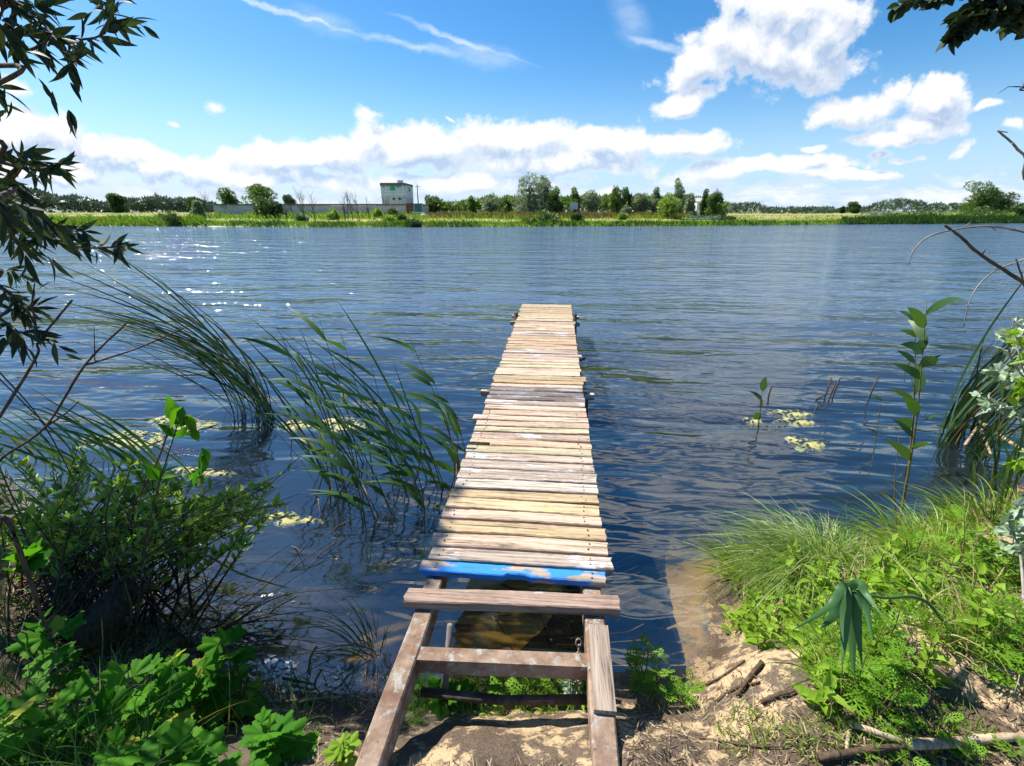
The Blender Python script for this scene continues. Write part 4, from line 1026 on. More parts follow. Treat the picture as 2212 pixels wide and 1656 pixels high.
def willow():
    r = np.random.default_rng(21)
    b = on_ground(-4.3, 1.6); t = thing('willow_tree', 'willow whose dark leafy branches hang into the upper left corner', 'tree', tuple(b))
    tr = MB(); c = curve([b - [0, 0, .2], (-4.35, 1.8, 1.4), (-4.5, 2.2, 2.8), (-4.9, 2.9, 4.2), (-5.1, 3.3, 5.2)], 6); tube(tr, c, .17, .04, 10, jit=.03)
    n = 5200; ctr = np.array([-5.15, 3.45, 4.1]); P = ctr + nrm(r.normal(size=(n, 3)))*(r.random((n, 1))**.45)*[1.9, 1.9, 1.7]
    P = P[fbm(P[:, 0]*1.3 + P[:, 2]*.7, P[:, 1]*1.3 - P[:, 2]*.5, 3, 5) > .08]
    P = P[~in_frame(P, 160)]; P = P[P[:, 2] > 2.3]
    for i in range(14):
        e = P[r.integers(len(P))]; s = c[r.integers(len(c)//2, len(c))]; tube(tr, curve([s, (s+e)/2 + [0, 0, .2], e], 4), .035, .008, 6)
    part(tr, 'trunk', M['bark'], t)
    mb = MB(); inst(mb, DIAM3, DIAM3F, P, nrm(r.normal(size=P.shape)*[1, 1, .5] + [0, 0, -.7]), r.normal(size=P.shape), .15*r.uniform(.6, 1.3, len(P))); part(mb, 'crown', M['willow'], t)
    BR = [  # pixel paths, forward distance, leaf length (m), leaf count
        ([(-160, -30), (0, 60), (70, 78), (150, 84), (205, 82), (247, 52)], 1.55, .10, 80), ([(-120, 10), (0, 88), (60, 108), (110, 92), (150, 132), (168, 128)], 1.5, .10, 46),
        ([(-160, -90), (0, -10), (60, 20), (100, 60), (125, 90)], 1.6, .10, 60), ([(-100, -120), (60, -50), (185, -20), (240, 30), (243, 60)], 1.6, .10, 34),
        ([(-90, 150), (-20, 195), (8, 215), (12, 245)], 1.5, .09, 10),
        ([(-160, 300), (0, 350), (60, 365), (110, 362), (134, 352)], 1.5, .10, 64), ([(-120, 360), (0, 400), (30, 385), (60, 345)], 1.5, .10, 30),
        ([(-160, 380), (0, 430), (60, 480), (110, 520), (180, 535), (240, 535), (284, 528)], 1.5, .095, 90), ([(-100, 450), (0, 470), (60, 500), (120, 500), (190, 500)], 1.45, .10, 60), ([(-100, 400), (-10, 440), (30, 520), (60, 545)], 1.45, .10, 40),
        ([(-120, 560), (-10, 615), (40, 650), (70, 690), (84, 735)], 1.4, .085, 60), ([(-100, 640), (0, 690), (40, 720), (60, 755)], 1.4, .095, 36)]
    root = np.array([-3.42, 1.4, 2.2])
    for pth, d, L, n in BR:
        pts = [pd(x, y, d + .12*r.normal()) for x, y in pth]; rt = np.array([-4.45, 2.05, min(max(pts[0][2], 1.2), 3.4)])
        c = curve([rt] + pts, 8); tube_m = MB(); tube(tube_m, c, .008, .0015, 6); bo = part(tube_m, 'branch', M['twig'], t)
        k0 = 8; lf = MB(); leaf_along(lf, c[k0:], int(n*.45), r, L*.82, WILW, (.12, 0, -.3), .7)
        for _ in range(5):                           # short side twigs
            i = r.integers(k0, len(c)-4); e = c[i] + nrm(r.normal(size=3) + [.5, 0, -.3])*r.uniform(.05, .12); cc = curve([c[i], (c[i]+e)/2 + [0, 0, .015], e], 5)
            leaf_along(lf, cc, 6, r, L*.8, WILW, (.1, 0, -.3), .7)
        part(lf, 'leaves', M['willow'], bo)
willow()

def dead_shrub():
    r = np.random.default_rng(5); b = hitv(-60, 1330); t = thing('dead_shrub', 'tall leafless dark twigs rising at the left edge in front of the water', 'shrub', tuple(b))
    for pth, d, w in [([(-60, 1330), (-30, 1060), (0, 995), (98, 923), (183, 790), (274, 698)], 1.5, .010), ([(183, 790), (300, 752), (417, 700)], 1.5, .006), ([(-70, 1250), (-40, 960), (0, 900), (78, 773), (85, 737), (156, 649)], 1.4, .009),
                      ([(85, 737), (70, 660), (75, 613)], 1.4, .005), ([(98, 923), (140, 895), (170, 868)], 1.5, .006), ([(-30, 780), (0, 806), (98, 923), (196, 1115), (260, 1250)], 1.55, .005), ([(-20, 800), (60, 880), (180, 1000), (330, 1180)], 1.5, .004),
                      ([(205, 780), (204, 740), (203, 706)], 1.5, .003), ([(-60, 1380), (0, 1125), (56, 1229), (87, 1323), (120, 1400)], 1.35, .016), ([(368, 917), (345, 985), (313, 1050), (270, 1130), (230, 1250)], 1.75, .006), ([(120, 1150), (180, 1140), (300, 1138), (400, 1120), (560, 1060), (650, 985)], 1.8, .006)]:
        mb = MB(); tube(mb, curve([pd(x, y, d) for x, y in pth], 7), w*.62, w*.3, 6, jit=.1); part(mb, 'twig', M['twig'], t)
dead_shrub()

def willow_bush():
    r = np.random.default_rng(8); b0 = hitv(170, 1370); t = thing('willow_bush', 'tangled yellow green willow bush leaning over the water on the left bank', 'shrub', tuple(b0))
    st, lf, lg = MB(), MB(), MB()
    for i in range(150):
        bx = r.uniform(20, 420); b = hit(bx, r.uniform(1230, 1400)); b[2] = max(b[2], -.05)
        tx = r.uniform(-60, 650); lo = np.interp(tx, [-60, 150, 420, 560, 650], [930, 960, 1000, 1040, 1000]); ty = r.uniform(lo, np.interp(tx, [-60, 300, 500, 650], [1240, 1220, 1180, 1110]))
        d = r.uniform(1.75, 2.6); e = pd(tx, ty, d); e[2] = max(e[2], .18); m_ = (b+e)/2 + np.array([0, 0, .12]) + r.normal(0, .05, 3)
        c = curve([b, m_, e], 10); tube(st, c, r.uniform(.003, .008), .0014, 5)
        leaf_along(lf, c, 30, r, .06, OVA if i % 3 == 0 else WIL, (-.1, 0, .15), .8, .42)
    for i in range(110):                             # bare dark stems and litter at the foot
        b = hit(r.uniform(0, 520), r.uniform(1240, 1440)); b[2] = max(b[2], -.02); e = b + np.array([r.uniform(-.15, .75), r.uniform(-.2, .5), r.uniform(.05, .5)])
        tube(st, curve([b, (b+e)/2 + r.normal(0, .06, 3), e], 5), r.uniform(.002, .007), .001, 4)
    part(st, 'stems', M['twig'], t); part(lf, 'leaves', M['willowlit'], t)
    for pth, d in [([(320, 1440), (410, 1320), (470, 1240), (530, 1130), (575, 1060)], 1.9), ([(260, 1400), (285, 1330), (270, 1260)], 1.7), ([(240, 1210), (330, 1195), (420, 1190), (520, 1240), (620, 1270)], 1.9)]:
        mb = MB(); tube(mb, curve([pd(x, y, d) for x, y in pth], 6), .0095, .003, 7); part(mb, 'branch', M['twiggreen'], t)
willow_bush()

def stump():
    r = np.random.default_rng(9); b = hitv(190, 1400); t = thing('rotten_stump', 'splintered rotten grey brown stump under the willow bush', 'stump', tuple(b))
    mb = MB(); tube(mb, curve([b - [0, 0, .1], b + [.05, .02, .10], b + [.14, .09, .2], b + [.18, .13, .25]], 6), np.linspace(.085, .06, 19), None, 12, jit=.1); part(mb, 'trunk', M['twig'], t)
    mb = MB()
    for i in range(14):
        a = r.random()*6.28; p = b + [.16+.06*cos(a), .11+.06*sin(a), .21]; tube(mb, [p, p + [r.normal(.03, .02), r.normal(.02, .02), r.uniform(.05, .16)]], .014, .002, 4)
    part(mb, 'splinters', M['bark'], t)
stump()

# bulrush clump on the left, bent by the wind
def rushes(name, label, boxes, n, L, W, bend, d0, seed, m='rush', cat='reeds', spread=.12, z=-.05, sub=None, name_part='leaves'):
    r = np.random.default_rng(seed); B = []
    for _ in range(n):
        bx = boxes[r.integers(len(boxes))]; p = gp(r.uniform(bx[0], bx[2]), r.uniform(bx[1], bx[3]), 0.0); p[2] = z; B.append(p)
    B = np.array(B); t = thing(name, label, cat, tuple(B.mean(0)*[1, 1, 0]))
    Ls = r.uniform(L[0], L[1], n); q = r.uniform(.55, 1.2, n)[:, None]
    mb = MB(); ribbons(mb, B, nrm(np.array(d0) + r.normal(0, spread, (n, 3))), np.array(bend)*q + r.normal(0, spread*.6, (n, 3)), Ls, r.uniform(W[0], W[1], n), 12, face=nrm(r.normal(0, .6, (n, 3)) + [0, -1, .3]), power=2.1, prof=lambda t_: np.clip(np.minimum(.6 + t_, 1)*(1-t_**5), .06, 1))
    part(mb, name_part, M[m], t)
    return t, B
t_, _ = rushes('bulrush_clump', 'dark bulrush clump bent to the left in the wind, yellow algae at its foot', [(505, 872, 545, 900), (550, 872, 600, 908), (560, 880, 596, 905)], 62, (1.0, 2.2), (.012, .021), -RT*.78 + UP*-.28, -RT*.12 + UP, 31)
mb = MB(); tube(mb, [pd(420, 907, 5.2), pd(500, 870, 5.3)], .012, .012, 6); part(mb, 'dry_stalk', M['drystick'], t_)

def reed_stem(t, base, tip, nl, LL, r, m='reed', thick=.006, wind=(-.7, 0, .05), width=.026, t0=.35, bow=0.05, leaves=None, stems=None, fd=(0, -.5, 1)):
    base = np.asarray(base, float); tip = np.asarray(tip, float); mid = (base+tip)/2 + RT*bow
    c = curve([base, mid, tip], 10); own = leaves is None
    if own: leaves, stems = MB(), MB()
    tube(stems, c, thick, .0015, 6); T = nrm(np.gradient(c, axis=0)); i = ((t0 + (1-t0)*(np.arange(nl)+.6)/nl)*(len(c)-1)).astype(int)
    sd = nrm(np.stack([np.where(np.arange(nl) % 2, 1, -1)*.5 + wind[0], r.normal(0, .35, nl), np.zeros(nl)], -1))
    D = nrm(T[i]*.75 + sd*.6); ribbons(leaves, c[i], D, np.array([wind[0]*.35, 0, -.38])*r.uniform(.5, 1.1, nl)[:, None] + r.normal(0, .08, (nl, 3)), LL*r.uniform(.65, 1.15, nl), width*r.uniform(.7, 1.1, nl), 8,
            face=nrm(r.normal(0, .45, (nl, 3)) + np.array(fd)), prof=lambda q: np.clip(np.minimum(.35 + 3.2*q, 1)*(1-q**2.2), .03, 1))
    if own: part(stems, 'stem', M['twiggreen'], t); part(leaves, 'leaves', M[m], t)
rushes('reed_clump', 'thin green reeds leaning left behind the willow bush', [(40, 985, 430, 1050)], 46, (.45, 1.0), (.012, .024), -RT*.7 + UP*-.2, -RT*.25 + UP, 45, 'reed')
rushes('reed_clump', 'thin upright reeds below the arching bulrushes at the right edge', [(2090, 1020, 2210, 1110)], 26, (.4, .95), (.01, .02), -RT*.2 + UP*-.2, RT*.05 + UP, 46, 'reed')
def reeds_mid():
    r = np.random.default_rng(41)
    t, B = rushes('reed_clump', 'green reed and bulrush clump growing against the left side of the jetty', [(760, 985, 800, 1010), (850, 985, 900, 1060), (900, 1000, 965, 1075), (690, 1000, 760, 1070)], 36, (.8, 1.7), (.012, .02), -RT*.3 + UP*-.12, -RT*.2 + UP, 42, 'rush', name_part='bulrush_leaves')
    for bx, by, tx, ty, nl in [(1000, 1015, 880, 720, 8), (985, 1030, 930, 800, 8), (965, 1060, 860, 850, 10), (930, 1100, 800, 870, 9), (900, 1085, 740, 820, 9), (860, 1110, 700, 850, 9), (820, 1120, 690, 900, 9), (790, 1140, 720, 930, 8), (760, 1100, 640, 760, 10), (735, 1060, 610, 730, 10), (710, 1100, 660, 830, 8), (950, 1080, 990, 880, 9), (880, 1050, 905, 860, 9), (915, 1110, 870, 940, 9), (975, 1090, 985, 960, 7), (845, 1060, 800, 780, 7), (1010, 1000, 960, 850, 6), (780, 1050, 690, 690, 5), (805, 1035, 735, 715, 4)]:
        b = gp(bx, by, 0); dd = (b-C)@FW; b[2] -= .2; reed_stem(t, b, pd(tx, ty, dd + r.normal(0, .12)), max(4, int(nl*.62)), .40, r, width=.042, t0=.25)
    for bx, by in [(740, 1130), (790, 1150), (700, 1150), (1000, 1110), (1010, 1080), (985, 1120), (640, 960), (830, 1140)]:
        b = gp(bx, by, -.1); st = MB(); tube(st, [b, b + [r.normal(-.05, .06), r.normal(0, .05), r.uniform(.15, .5)]], .006, .004, 5); part(st, 'stem', M['drystick'], t)
reeds_mid()
rushes('bulrush_clump', 'dark arching bulrush clump in the water at the right edge', [(2025, 930, 2075, 970), (2080, 940, 2130, 1000), (2040, 920, 2110, 960)], 115, (.9, 1.85), (.013, .022), RT*.42 + UP*-.25, RT*.14 + UP, 51)
def right_reeds():
    r = np.random.default_rng(61)
    for (bx, by), (tx, ty), nl, LL, lb, bow in [((1952, 1112), (2003, 648), 12, .32, 'tallest reed on the right with broad pale backed leaves', .03), ((1972, 1002), (1978, 690), 10, .30, 'second tall reed just left of the tallest one on the right', .02), ((1640, 925), (1648, 832), 4, .26, 'small lone reed with drooping leaves in open water right of the jetty', 0), ((1892, 975), (1906, 850), 3, .12, 'thin pale reed shoot between the stubs and the tall reeds', 0),
                          ((1955, 1150), (1942, 940), 3, .2, 'thin reed with two drooping leaves in front of the tall ones', -.03), ((2150, 1060), (2170, 820), 7, .24, 'leafy reed beside the arching bulrushes', .0)]:
        b = gp(bx, by, 0); dd = (b-C)@FW; b[2] -= .15; t = thing('reed', lb, 'reed', (b[0], b[1], 0), 'single reeds on the right')
        reed_stem(t, b, pd(tx, ty, dd), nl, LL, r, 'reed', .010 if LL > .25 else .005, (-.35, 0, 0), .075 if LL > .25 else .024, .35, bow, fd=(0, -1, .25))
right_reeds()
for i, (px, py, hh, ln) in enumerate([(1655, 875, .13, .02), (1777, 872, .22, .03), (1784, 880, .2, .04), (1793, 868, .2, .05), (1867, 880, .28, .06), (1950, 812, .13, .04), (1743, 882, .07, .2), (1755, 905, .06, .03)]):
    b = gp(px, py, -.12); mb = MB(); tube(mb, [b, b + [ln*.4, 0, .12], b + [ln, 0, .12 + hh]], .011, .009, 7, jit=.08)
    solo(mb, 'reed_stub', M['twig'], 'short dark broken reed stub standing in the water beside the right yellow algae', 'reed stub', tuple(b), 'broken reed stubs')

def algae(px, py, rx, ry, label, seed):
    r = np.random.default_rng(seed); P = gp(px, py, 0); s = ((P-C)@FW*cp + 2.15*sp)/F; sy = np.linalg.norm(gp(px, py-ry, 0)-gp(px, py+ry, 0))/2; n, m_ = 46, 7
    a = np.linspace(0, 2*pi, n, endpoint=False); R = 1 + 1.3*fbm(np.cos(a)*1.6+seed, np.sin(a)*1.6, 4, seed); V = [(0, 0, .013)]
    for k_ in range(1, m_+1):
        f = k_/m_; h = .011*(1-f**3) + .008*fbm(np.cos(a)*f*7+seed, np.sin(a)*f*7, 3, seed) - (.02 if k_ == m_ else 0)
        V += list(np.stack([np.cos(a)*R*f*rx*1.25*s, np.sin(a)*R*f*sy, h], -1))
    q = [[1+k_*n+i, 1+k_*n+(i+1) % n, 1+(k_+1)*n+(i+1) % n, 1+(k_+1)*n+i][::-1] for k_ in range(m_-1) for i in range(n)]; tr = [[0, 1+i, 1+(i+1) % n] for i in range(n)]
    mb = MB(); mb.add(np.array(V) + [P[0], P[1], 0], q, tr); return solo(mb, 'algae_mat', M['algae'], label, 'algae', (P[0], P[1], 0), 'floating algae mats')
def algae_sh(k):
    tc = k.new('ShaderNodeTexCoord').outputs['Object']; n = k.noise(tc, 40, 5, .7); n2 = k.noise(tc, 9, 3, .6)
    c = k.mix(k.ramp(n2, .35, .7), rgb((.30, .31, .08)), rgb((.50, .47, .19))); c = k.mix(k.ramp(n, .42, .3), c, rgb((.12, .14, .03)))
    p = pbsdf(k, c, .5, bump(k, n, 1, .02)); tr = k.new('ShaderNodeBsdfTransparent'); mx = k.new('ShaderNodeMixShader')
    k.l.new(k.ramp(k.m('ADD', k.noise(tc, 20, 5, .7), k.m('MULTIPLY', k.noise(tc, 5, 3, .6), .8)), .84, .98), mx.inputs[0]); k.l.new(tr.outputs[0], mx.inputs[1]); k.l.new(p, mx.inputs[2]); return mx.outputs[0]
M['algae'] = mat('algae', algae_sh)
for i, (x, y, a, b_, l) in enumerate([(735, 916, 55, 15, 'yellow algae mat behind the reeds left of the jetty'), (640, 918, 36, 12, 'small yellow algae mat right of the bent bulrush clump'), (395, 915, 75, 14, 'long pale algae mat left of the bent bulrush clump'), (270, 950, 90, 15, 'long pale algae streak behind the willow bush'), (440, 1020, 60, 7, 'dull algae patch amid the twigs of the willow bush'), (620, 1120, 55, 13, 'murky algae patch off the willow bush'),
                                     (1708, 893, 40, 8, 'thin algae streak at the foot of the reed stubs'), (1722, 910, 34, 9, 'bright yellow algae strip just below the reed stubs'), (1742, 957, 30, 14, 'rounded bright yellow algae mat nearest the grass tussock'), (1625, 908, 16, 6, 'tiny algae patch at the small lone reed')]):
    algae(x, y, a, b_, l, 70+i)

# grass tussock overhanging the water on the right
def tussock(px, py, n, L, lean, label, seed, rad=.26, m='tuss', w=(.004, .008), z=None, droop=-.55):
    r = np.random.default_rng(seed); b = hitv(px, py); b[2] = max(b[2], .0) if z is None else z; a = r.random(n)*6.283; q = r.random(n)**.5; B = b + np.stack([np.cos(a)*q*rad, np.sin(a)*q*rad*.8, np.zeros(n)], -1); B[:, 2] = np.maximum(ground(B[:, 0], B[:, 1]), -.05)*.5 + b[2]*.5
    out = np.stack([np.cos(a), np.sin(a), 0*a], -1)*q[:, None]; t = thing('grass_tussock', label, 'grass', tuple(b))
    mb = MB(); ribbons(mb, B, nrm(out*.42 + np.array(lean)*.6 + [0, 0, 1.0] + r.normal(0, .16, (n, 3))), out*.38 + np.array(lean) + [0, 0, droop] + r.normal(0, .12, (n, 3)), r.uniform(L[0], L[1], n), r.uniform(w[0], w[1], n), 8, power=2.0)
    part(mb, 'blades', M[m], t); return t
tussock(1765, 1222, 2300, (.24, .56), -RT*.07, 'large windblown grass tussock overhanging the water right of the jetty', 81, .25, w=(.003, .006), droop=-.85)
tussock(2010, 1205, 330, (.2, .5), -RT*.1, 'bright arching sedge at the waterline below the tall reeds', 82, .22, 'grass')
tussock(2140, 1130, 220, (.2, .5), -RT*.15, 'sedge tuft at the waterline near the right edge', 83, .22, 'grass')
tussock(1610, 1240, 260, (.2, .4), -RT*.25, 'small thin grass tuft at the left foot of the large tussock', 84, .14, 'grass')
tussock(800, 1440, 70, (.2, .42), -RT*.35, 'thin dark grass tuft leaning from the left rail over the water', 85, .09, 'reed', z=.1)

# weeds on the right bank
G = 'weeds on the right bank'
for i, (x, y, h, l) in enumerate([(1385, 1462, .24, 'ferny weed right of the jetty rail, nearest the water'), (1415, 1500, .2, 'bright ferny weed beside the end of the rail board'), (1470, 1520, .15, 'small pale weed on the dark soil near the dark twigs'), (1765, 1400, .3, 'ferny weed under the drooping broad blades, on their left'), (1884, 1430, .3, 'ferny weed just right of the drooping broad blades'), (1915, 1490, .24, 'dense ferny weed between drooping blades and bare sand'),
                                (1819, 1520, .26, 'ferny weed on the mound above the dark sticks'), (1884, 1550, .26, 'low dark ferny weed above the fallen branch'), (2150, 1410, .22, 'tall bright ferny weed behind the bare sand at the right'), (2200, 1450, .3, 'ferny weed at the right edge behind the bare sand'), (1952, 1665, .09, 'ferny weed in front of the fallen branch, left of three'), (2088, 1665, .10, 'ferny weed in front of the fallen branch, middle of three'), (2200, 1660, .11, 'ferny weed in front of the fallen branch, right of three'), (2205, 1500, .16, 'ferny weed at the right edge beside the bare sand'), (2010, 1590, .11, 'sparse ferny weed right behind the fallen branch')]):
    ragweed(x, y, h, l, G, 200+i, nl=26 if h > .22 else (14 if h > .13 else 7), ls=.12 if h > .13 else .085)
for i, (x, y, h, l) in enumerate([(1676, 1290, .26, 'bright broad leaved herb in front of the large tussock'), (1604, 1345, .22, 'lime green herb at the very edge of the water'), (1754, 1300, .28, 'lime herb against the right half of the large tussock'), (1700, 1255, .3, 'tall herb growing up through the large tussock'), (1908, 1250, .26, 'bright herb between the large tussock and the sedge'), (1918, 1310, .26, 'herb with pale round leaves behind the drooping blades'), (1765, 1535, .16, 'small herb with upright leaves above the lone dark stick'), (1990, 1470, .2, 'herb at the upper rim of the bare sand'), (2105, 1400, .26, 'light herb behind the pale stick on the right bank'), (1642, 1400, .2, 'low herb over the dark mud by the water'),
                                (2060, 1330, .26, 'herb in the thick of the right bank greenery'), (1850, 1345, .24, 'herb half covered by the drooping broad blades'), (2000, 1300, .28, 'herb below the sedge at the waterline'), (2180, 1270, .3, 'lime herb at the right edge below the silver leaves'), (2110, 1240, .28, 'leafy herb beneath the silver poplar shoot')]):
    ragweed(x, y, h, l, G, 300+i, 'herb', 20, OVA, .085, 'leafy_herb', .55, 'herb')
for i, (x, y, h, l) in enumerate([(2190, 1230, .42, 'tall ferny weed at the right edge under the white leaves'), (2075, 1240, .34, 'tall ferny weed behind the herbs below the sedge tuft'), (1960, 1230, .3, 'ferny weed at the foot of the bright sedge')]):
    ragweed(x, y, h, l, G, 260+i, nl=26, ls=.13)
G2 = 'weeds between the jetty rails'
for i, (x, y, h, l, m_, tp, ls) in enumerate([(905, 1520, .17, 'dark ferny weed against the left rail', 'rag', RAG, .12), (955, 1530, .17, 'broad toothed herb right of the left rail', 'broad', LOB, .10), (1010, 1525, .14, 'small broad herb left of the middle between the rails', 'broad', LOB, .085), (1085, 1520, .15, 'bright ferny weed midway between the rails', 'rag', RAG, .12), (1140, 1515, .16, 'ferny weed right of the middle between the rails', 'rag', RAG, .11), (1190, 1500, .18, 'grey green ferny weed near the right rail', 'rag', RAG, .11), (1225, 1495, .22, 'toothed pale weed under the cross bar by the right rail', 'silver', LOB, .07), (1262, 1490, .2, 'toothed green leaf plant touching the right rail', 'broad', LOB, .075), (1265, 1530, .07, 'tiny rosette at the foot of the right rail', 'herb', OVA, .06), (870, 1560, .12, 'little ferny weed on the half buried left rail', 'rag', RAG, .09)]):
    ragweed(x, y, h, l, G2, 400+i, m_, 13, tp, ls, 'weed', .5)
# broad-leaved plants in the shade, lower left
G3 = 'broad leaved plants on the left bank'
for i, (x, y, h, n, l) in enumerate([(520, 1520, .44, 24, 'broad leaved plant nearest the water at the lower left'), (430, 1560, .36, 18, 'broad leaved plant left of the one nearest the water'), (330, 1590, .36, 16, 'broad leaved plant in the middle of the lower left clump'), (200, 1620, .3, 16, 'dark broad leaved plant at the left of the lower clump'), (590, 1640, .2, 14, 'bright broad leaved plant at the bottom right of the clump'), (420, 1690, .22, 14, 'light green broad leaved plant at the bottom edge'), (290, 1700, .2, 14, 'broad leaved plant at the bottom edge, left of the light one'), (110, 1500, .34, 12, 'shaded broad leaved plant near the rotten stump'), (60, 1640, .3, 12, 'dark broad leaved plant in the lower left corner'), (745, 1650, .1, 9, 'small yellowish leafy plant left of the half buried rail')]):
    ragweed(x, y, h, l, G3, 500+i, 'broad' if i != 9 else 'herb', n, LOB, .155 if i < 9 else .08, 'broadleaf_plant', .5, 'plant')
for i, (px_, py_, d, l) in enumerate([(60, 1200, 1.6, 'sunlit broad leaved sprig at the far left among the twigs'), (395, 880, 1.75, 'leafy green shoot with hanging leaves in front of the bulrush clump')]):
    r = np.random.default_rng(90+i); e = pd(px_, py_, d); b = hitv(px_-(40 if i == 0 else 110), 1420); t = thing('leafy_shoot', l, 'plant', tuple(b)); c = curve([b, (b+e)/2 + [0, 0, .1], e], 8); mb = MB(); tube(mb, c, .005, .002, 6); part(mb, 'stem', M['twig'], t)
    mb = MB()
    if i == 0: leaf_along(mb, c, 10, r, .12, LOB, (.2, -.2, .1), .8, .75)
    else:
        leaf_along(mb, c, 7, r, .11, OVA, (-.2, 0, -.1), .6, .6); cc = curve([e, pd(418, 935, d), pd(440, 985, d), pd(425, 1040, d)], 6); leaf_along(mb, cc, 22, r, .085, OVA, (-.5, 0, -.3), .6, .0)
    part(mb, 'leaves', M['broad'], t)
# silver-leaved poplar shoots on the right
def sapling(label, base, pts, n, L, tpl, m, seed, d):
    r = np.random.default_rng(seed); b = hitv(*base); t = thing('poplar_shoot', label, 'sapling', tuple(b)); st, lf = MB(), MB()
    for pth in pts:
        c = curve([b] + [pd(x, y, d + r.normal(0, .06)) for x, y in pth], 8); tube(st, c, .007, .002, 6); leaf_along(lf, c, n, r, L, tpl, (0, -.1, -.1), .9, .45)
    part(st, 'stem', M['barkpale'], t); part(lf, 'leaves', M[m], t)
sapling('white leaved poplar shoot at the right edge above the bulrushes', (2240, 1180), [[(2225, 900), (2190, 820), (2140, 800)], [(2220, 860), (2180, 760), (2190, 690)], [(2235, 920), (2200, 900), (2130, 860)], [(2250, 800), (2215, 700)], [(2240, 900), (2160, 880), (2110, 845)]], 22, .075, LOB, 'silver', 91, 2.6)
sapling('low white leaved poplar shoot among the herbs at the right edge', (2215, 1330), [[(2200, 1180), (2160, 1120)], [(2215, 1160), (2195, 1090)], [(2190, 1220), (2140, 1180)], [(2225, 1200), (2220, 1130)]], 14, .08, LOB, 'silver', 92, 1.9)
sapling('lime green poplar twig at the right edge beside the white leaves', (2250, 1180), [[(2235, 900), (2205, 780), (2190, 720)], [(2240, 850), (2200, 840), (2185, 860)], [(2250, 1000), (2210, 990), (2195, 1000)]], 9, .08, LOB, 'herb', 93, 2.4)

def droop_shoot():
    r = np.random.default_rng(95); b = hitv(2090, 1420); t = thing('reed_shoot', 'reed shoot with big drooping blue green blades over the right bank', 'reed', tuple(b)); j = pd(1828, 1278, 1.27)
    mb = MB(); tube(mb, curve([b, pd(2000, 1300, 1.4), pd(1910, 1292, 1.33), j], 6), .007, .004, 6); part(mb, 'stem', M['glauc'], t); mb = MB()
    for (x1, y1), (x2, y2), w, dz in [((1838, 1340), (1846, 1470), .05, 0), ((1850, 1330), (1862, 1440), .045, .02), ((1825, 1345), (1820, 1440), .045, .03), ((1790, 1312), (1712, 1362), .03, .02), ((1872, 1285), (1905, 1330), .03, .03), ((1800, 1330), (1770, 1360), .04, .01), ((1870, 1310), (1885, 1385), .035, .02)]:
        a = j + r.normal(0, .01, 3); w *= .95; m_ = pd(x1, y1, 1.22 - dz); e = pd(x2, y2, 1.14 - dz); c = curve([a, a*.5 + m_*.5 + [0, 0, .05], m_, e], 6); n = len(c); tt = np.linspace(0, 1, n); T = nrm(np.gradient(c, axis=0)); S = nrm(np.cross(T, nrm(C - c) + r.normal(0, .25, 3))); ww = w*np.clip(np.minimum(.3 + 3*tt, 1)*(1-tt**3), .03, 1)/2
        mid = c + nrm(np.cross(S, T))*.004; V = np.stack([c - S*ww[:, None], mid, c + S*ww[:, None]], 1).reshape(-1, 3); i = np.arange(n-1)*3
        mb.add(V, np.concatenate([np.stack([i, i+1, i+4, i+3], -1), np.stack([i+1, i+2, i+5, i+4], -1)]))
    part(mb, 'leaves', M['glauc'], t)
droop_shoot()

# right-hand tree: its leafy twig at the top corner and dead boughs
def right_tree():
    r = np.random.default_rng(97); b = on_ground(4.3, 2.2); t = thing('poplar_tree', 'tree at the right whose leafy twig hangs in the top right corner', 'tree', tuple(b)); mb = MB(); c = curve([b - [0, 0, .2], (4.35, 2.3, 2), (4.4, 2.5, 4), (4.5, 2.6, 6)], 6); tube(mb, c, .15, .06, 10, jit=.03); part(mb, 'trunk', M['bark'], t)
    for pth, n in [([(2330, -60), (2212, 20), (2150, 30), (2095, 50), (2058, 88)], 70), ([(2300, -90), (2150, -40), (2030, -10), (1932, 18)], 36), ([(2330, 0), (2240, 60), (2190, 50), (2175, 68)], 26), ([(2280, -70), (2180, 0), (2120, 10), (2060, 50)], 50)]:
        p = [pd(x, y, 2.3 + r.normal(0, .05)) for x, y in pth]; cc = curve([np.array([4.45, 2.55, max(3.2, p[0][2])])] + p, 8); mb = MB(); tube(mb, cc, .012, .002, 6); bo = part(mb, 'branch', M['twig'], t); lf = MB(); leaf_along(lf, cc[8:], n*2, r, .06, SHORT, (0, 0, -.3), .9); part(lf, 'leaves', M['willow'], bo)
right_tree()
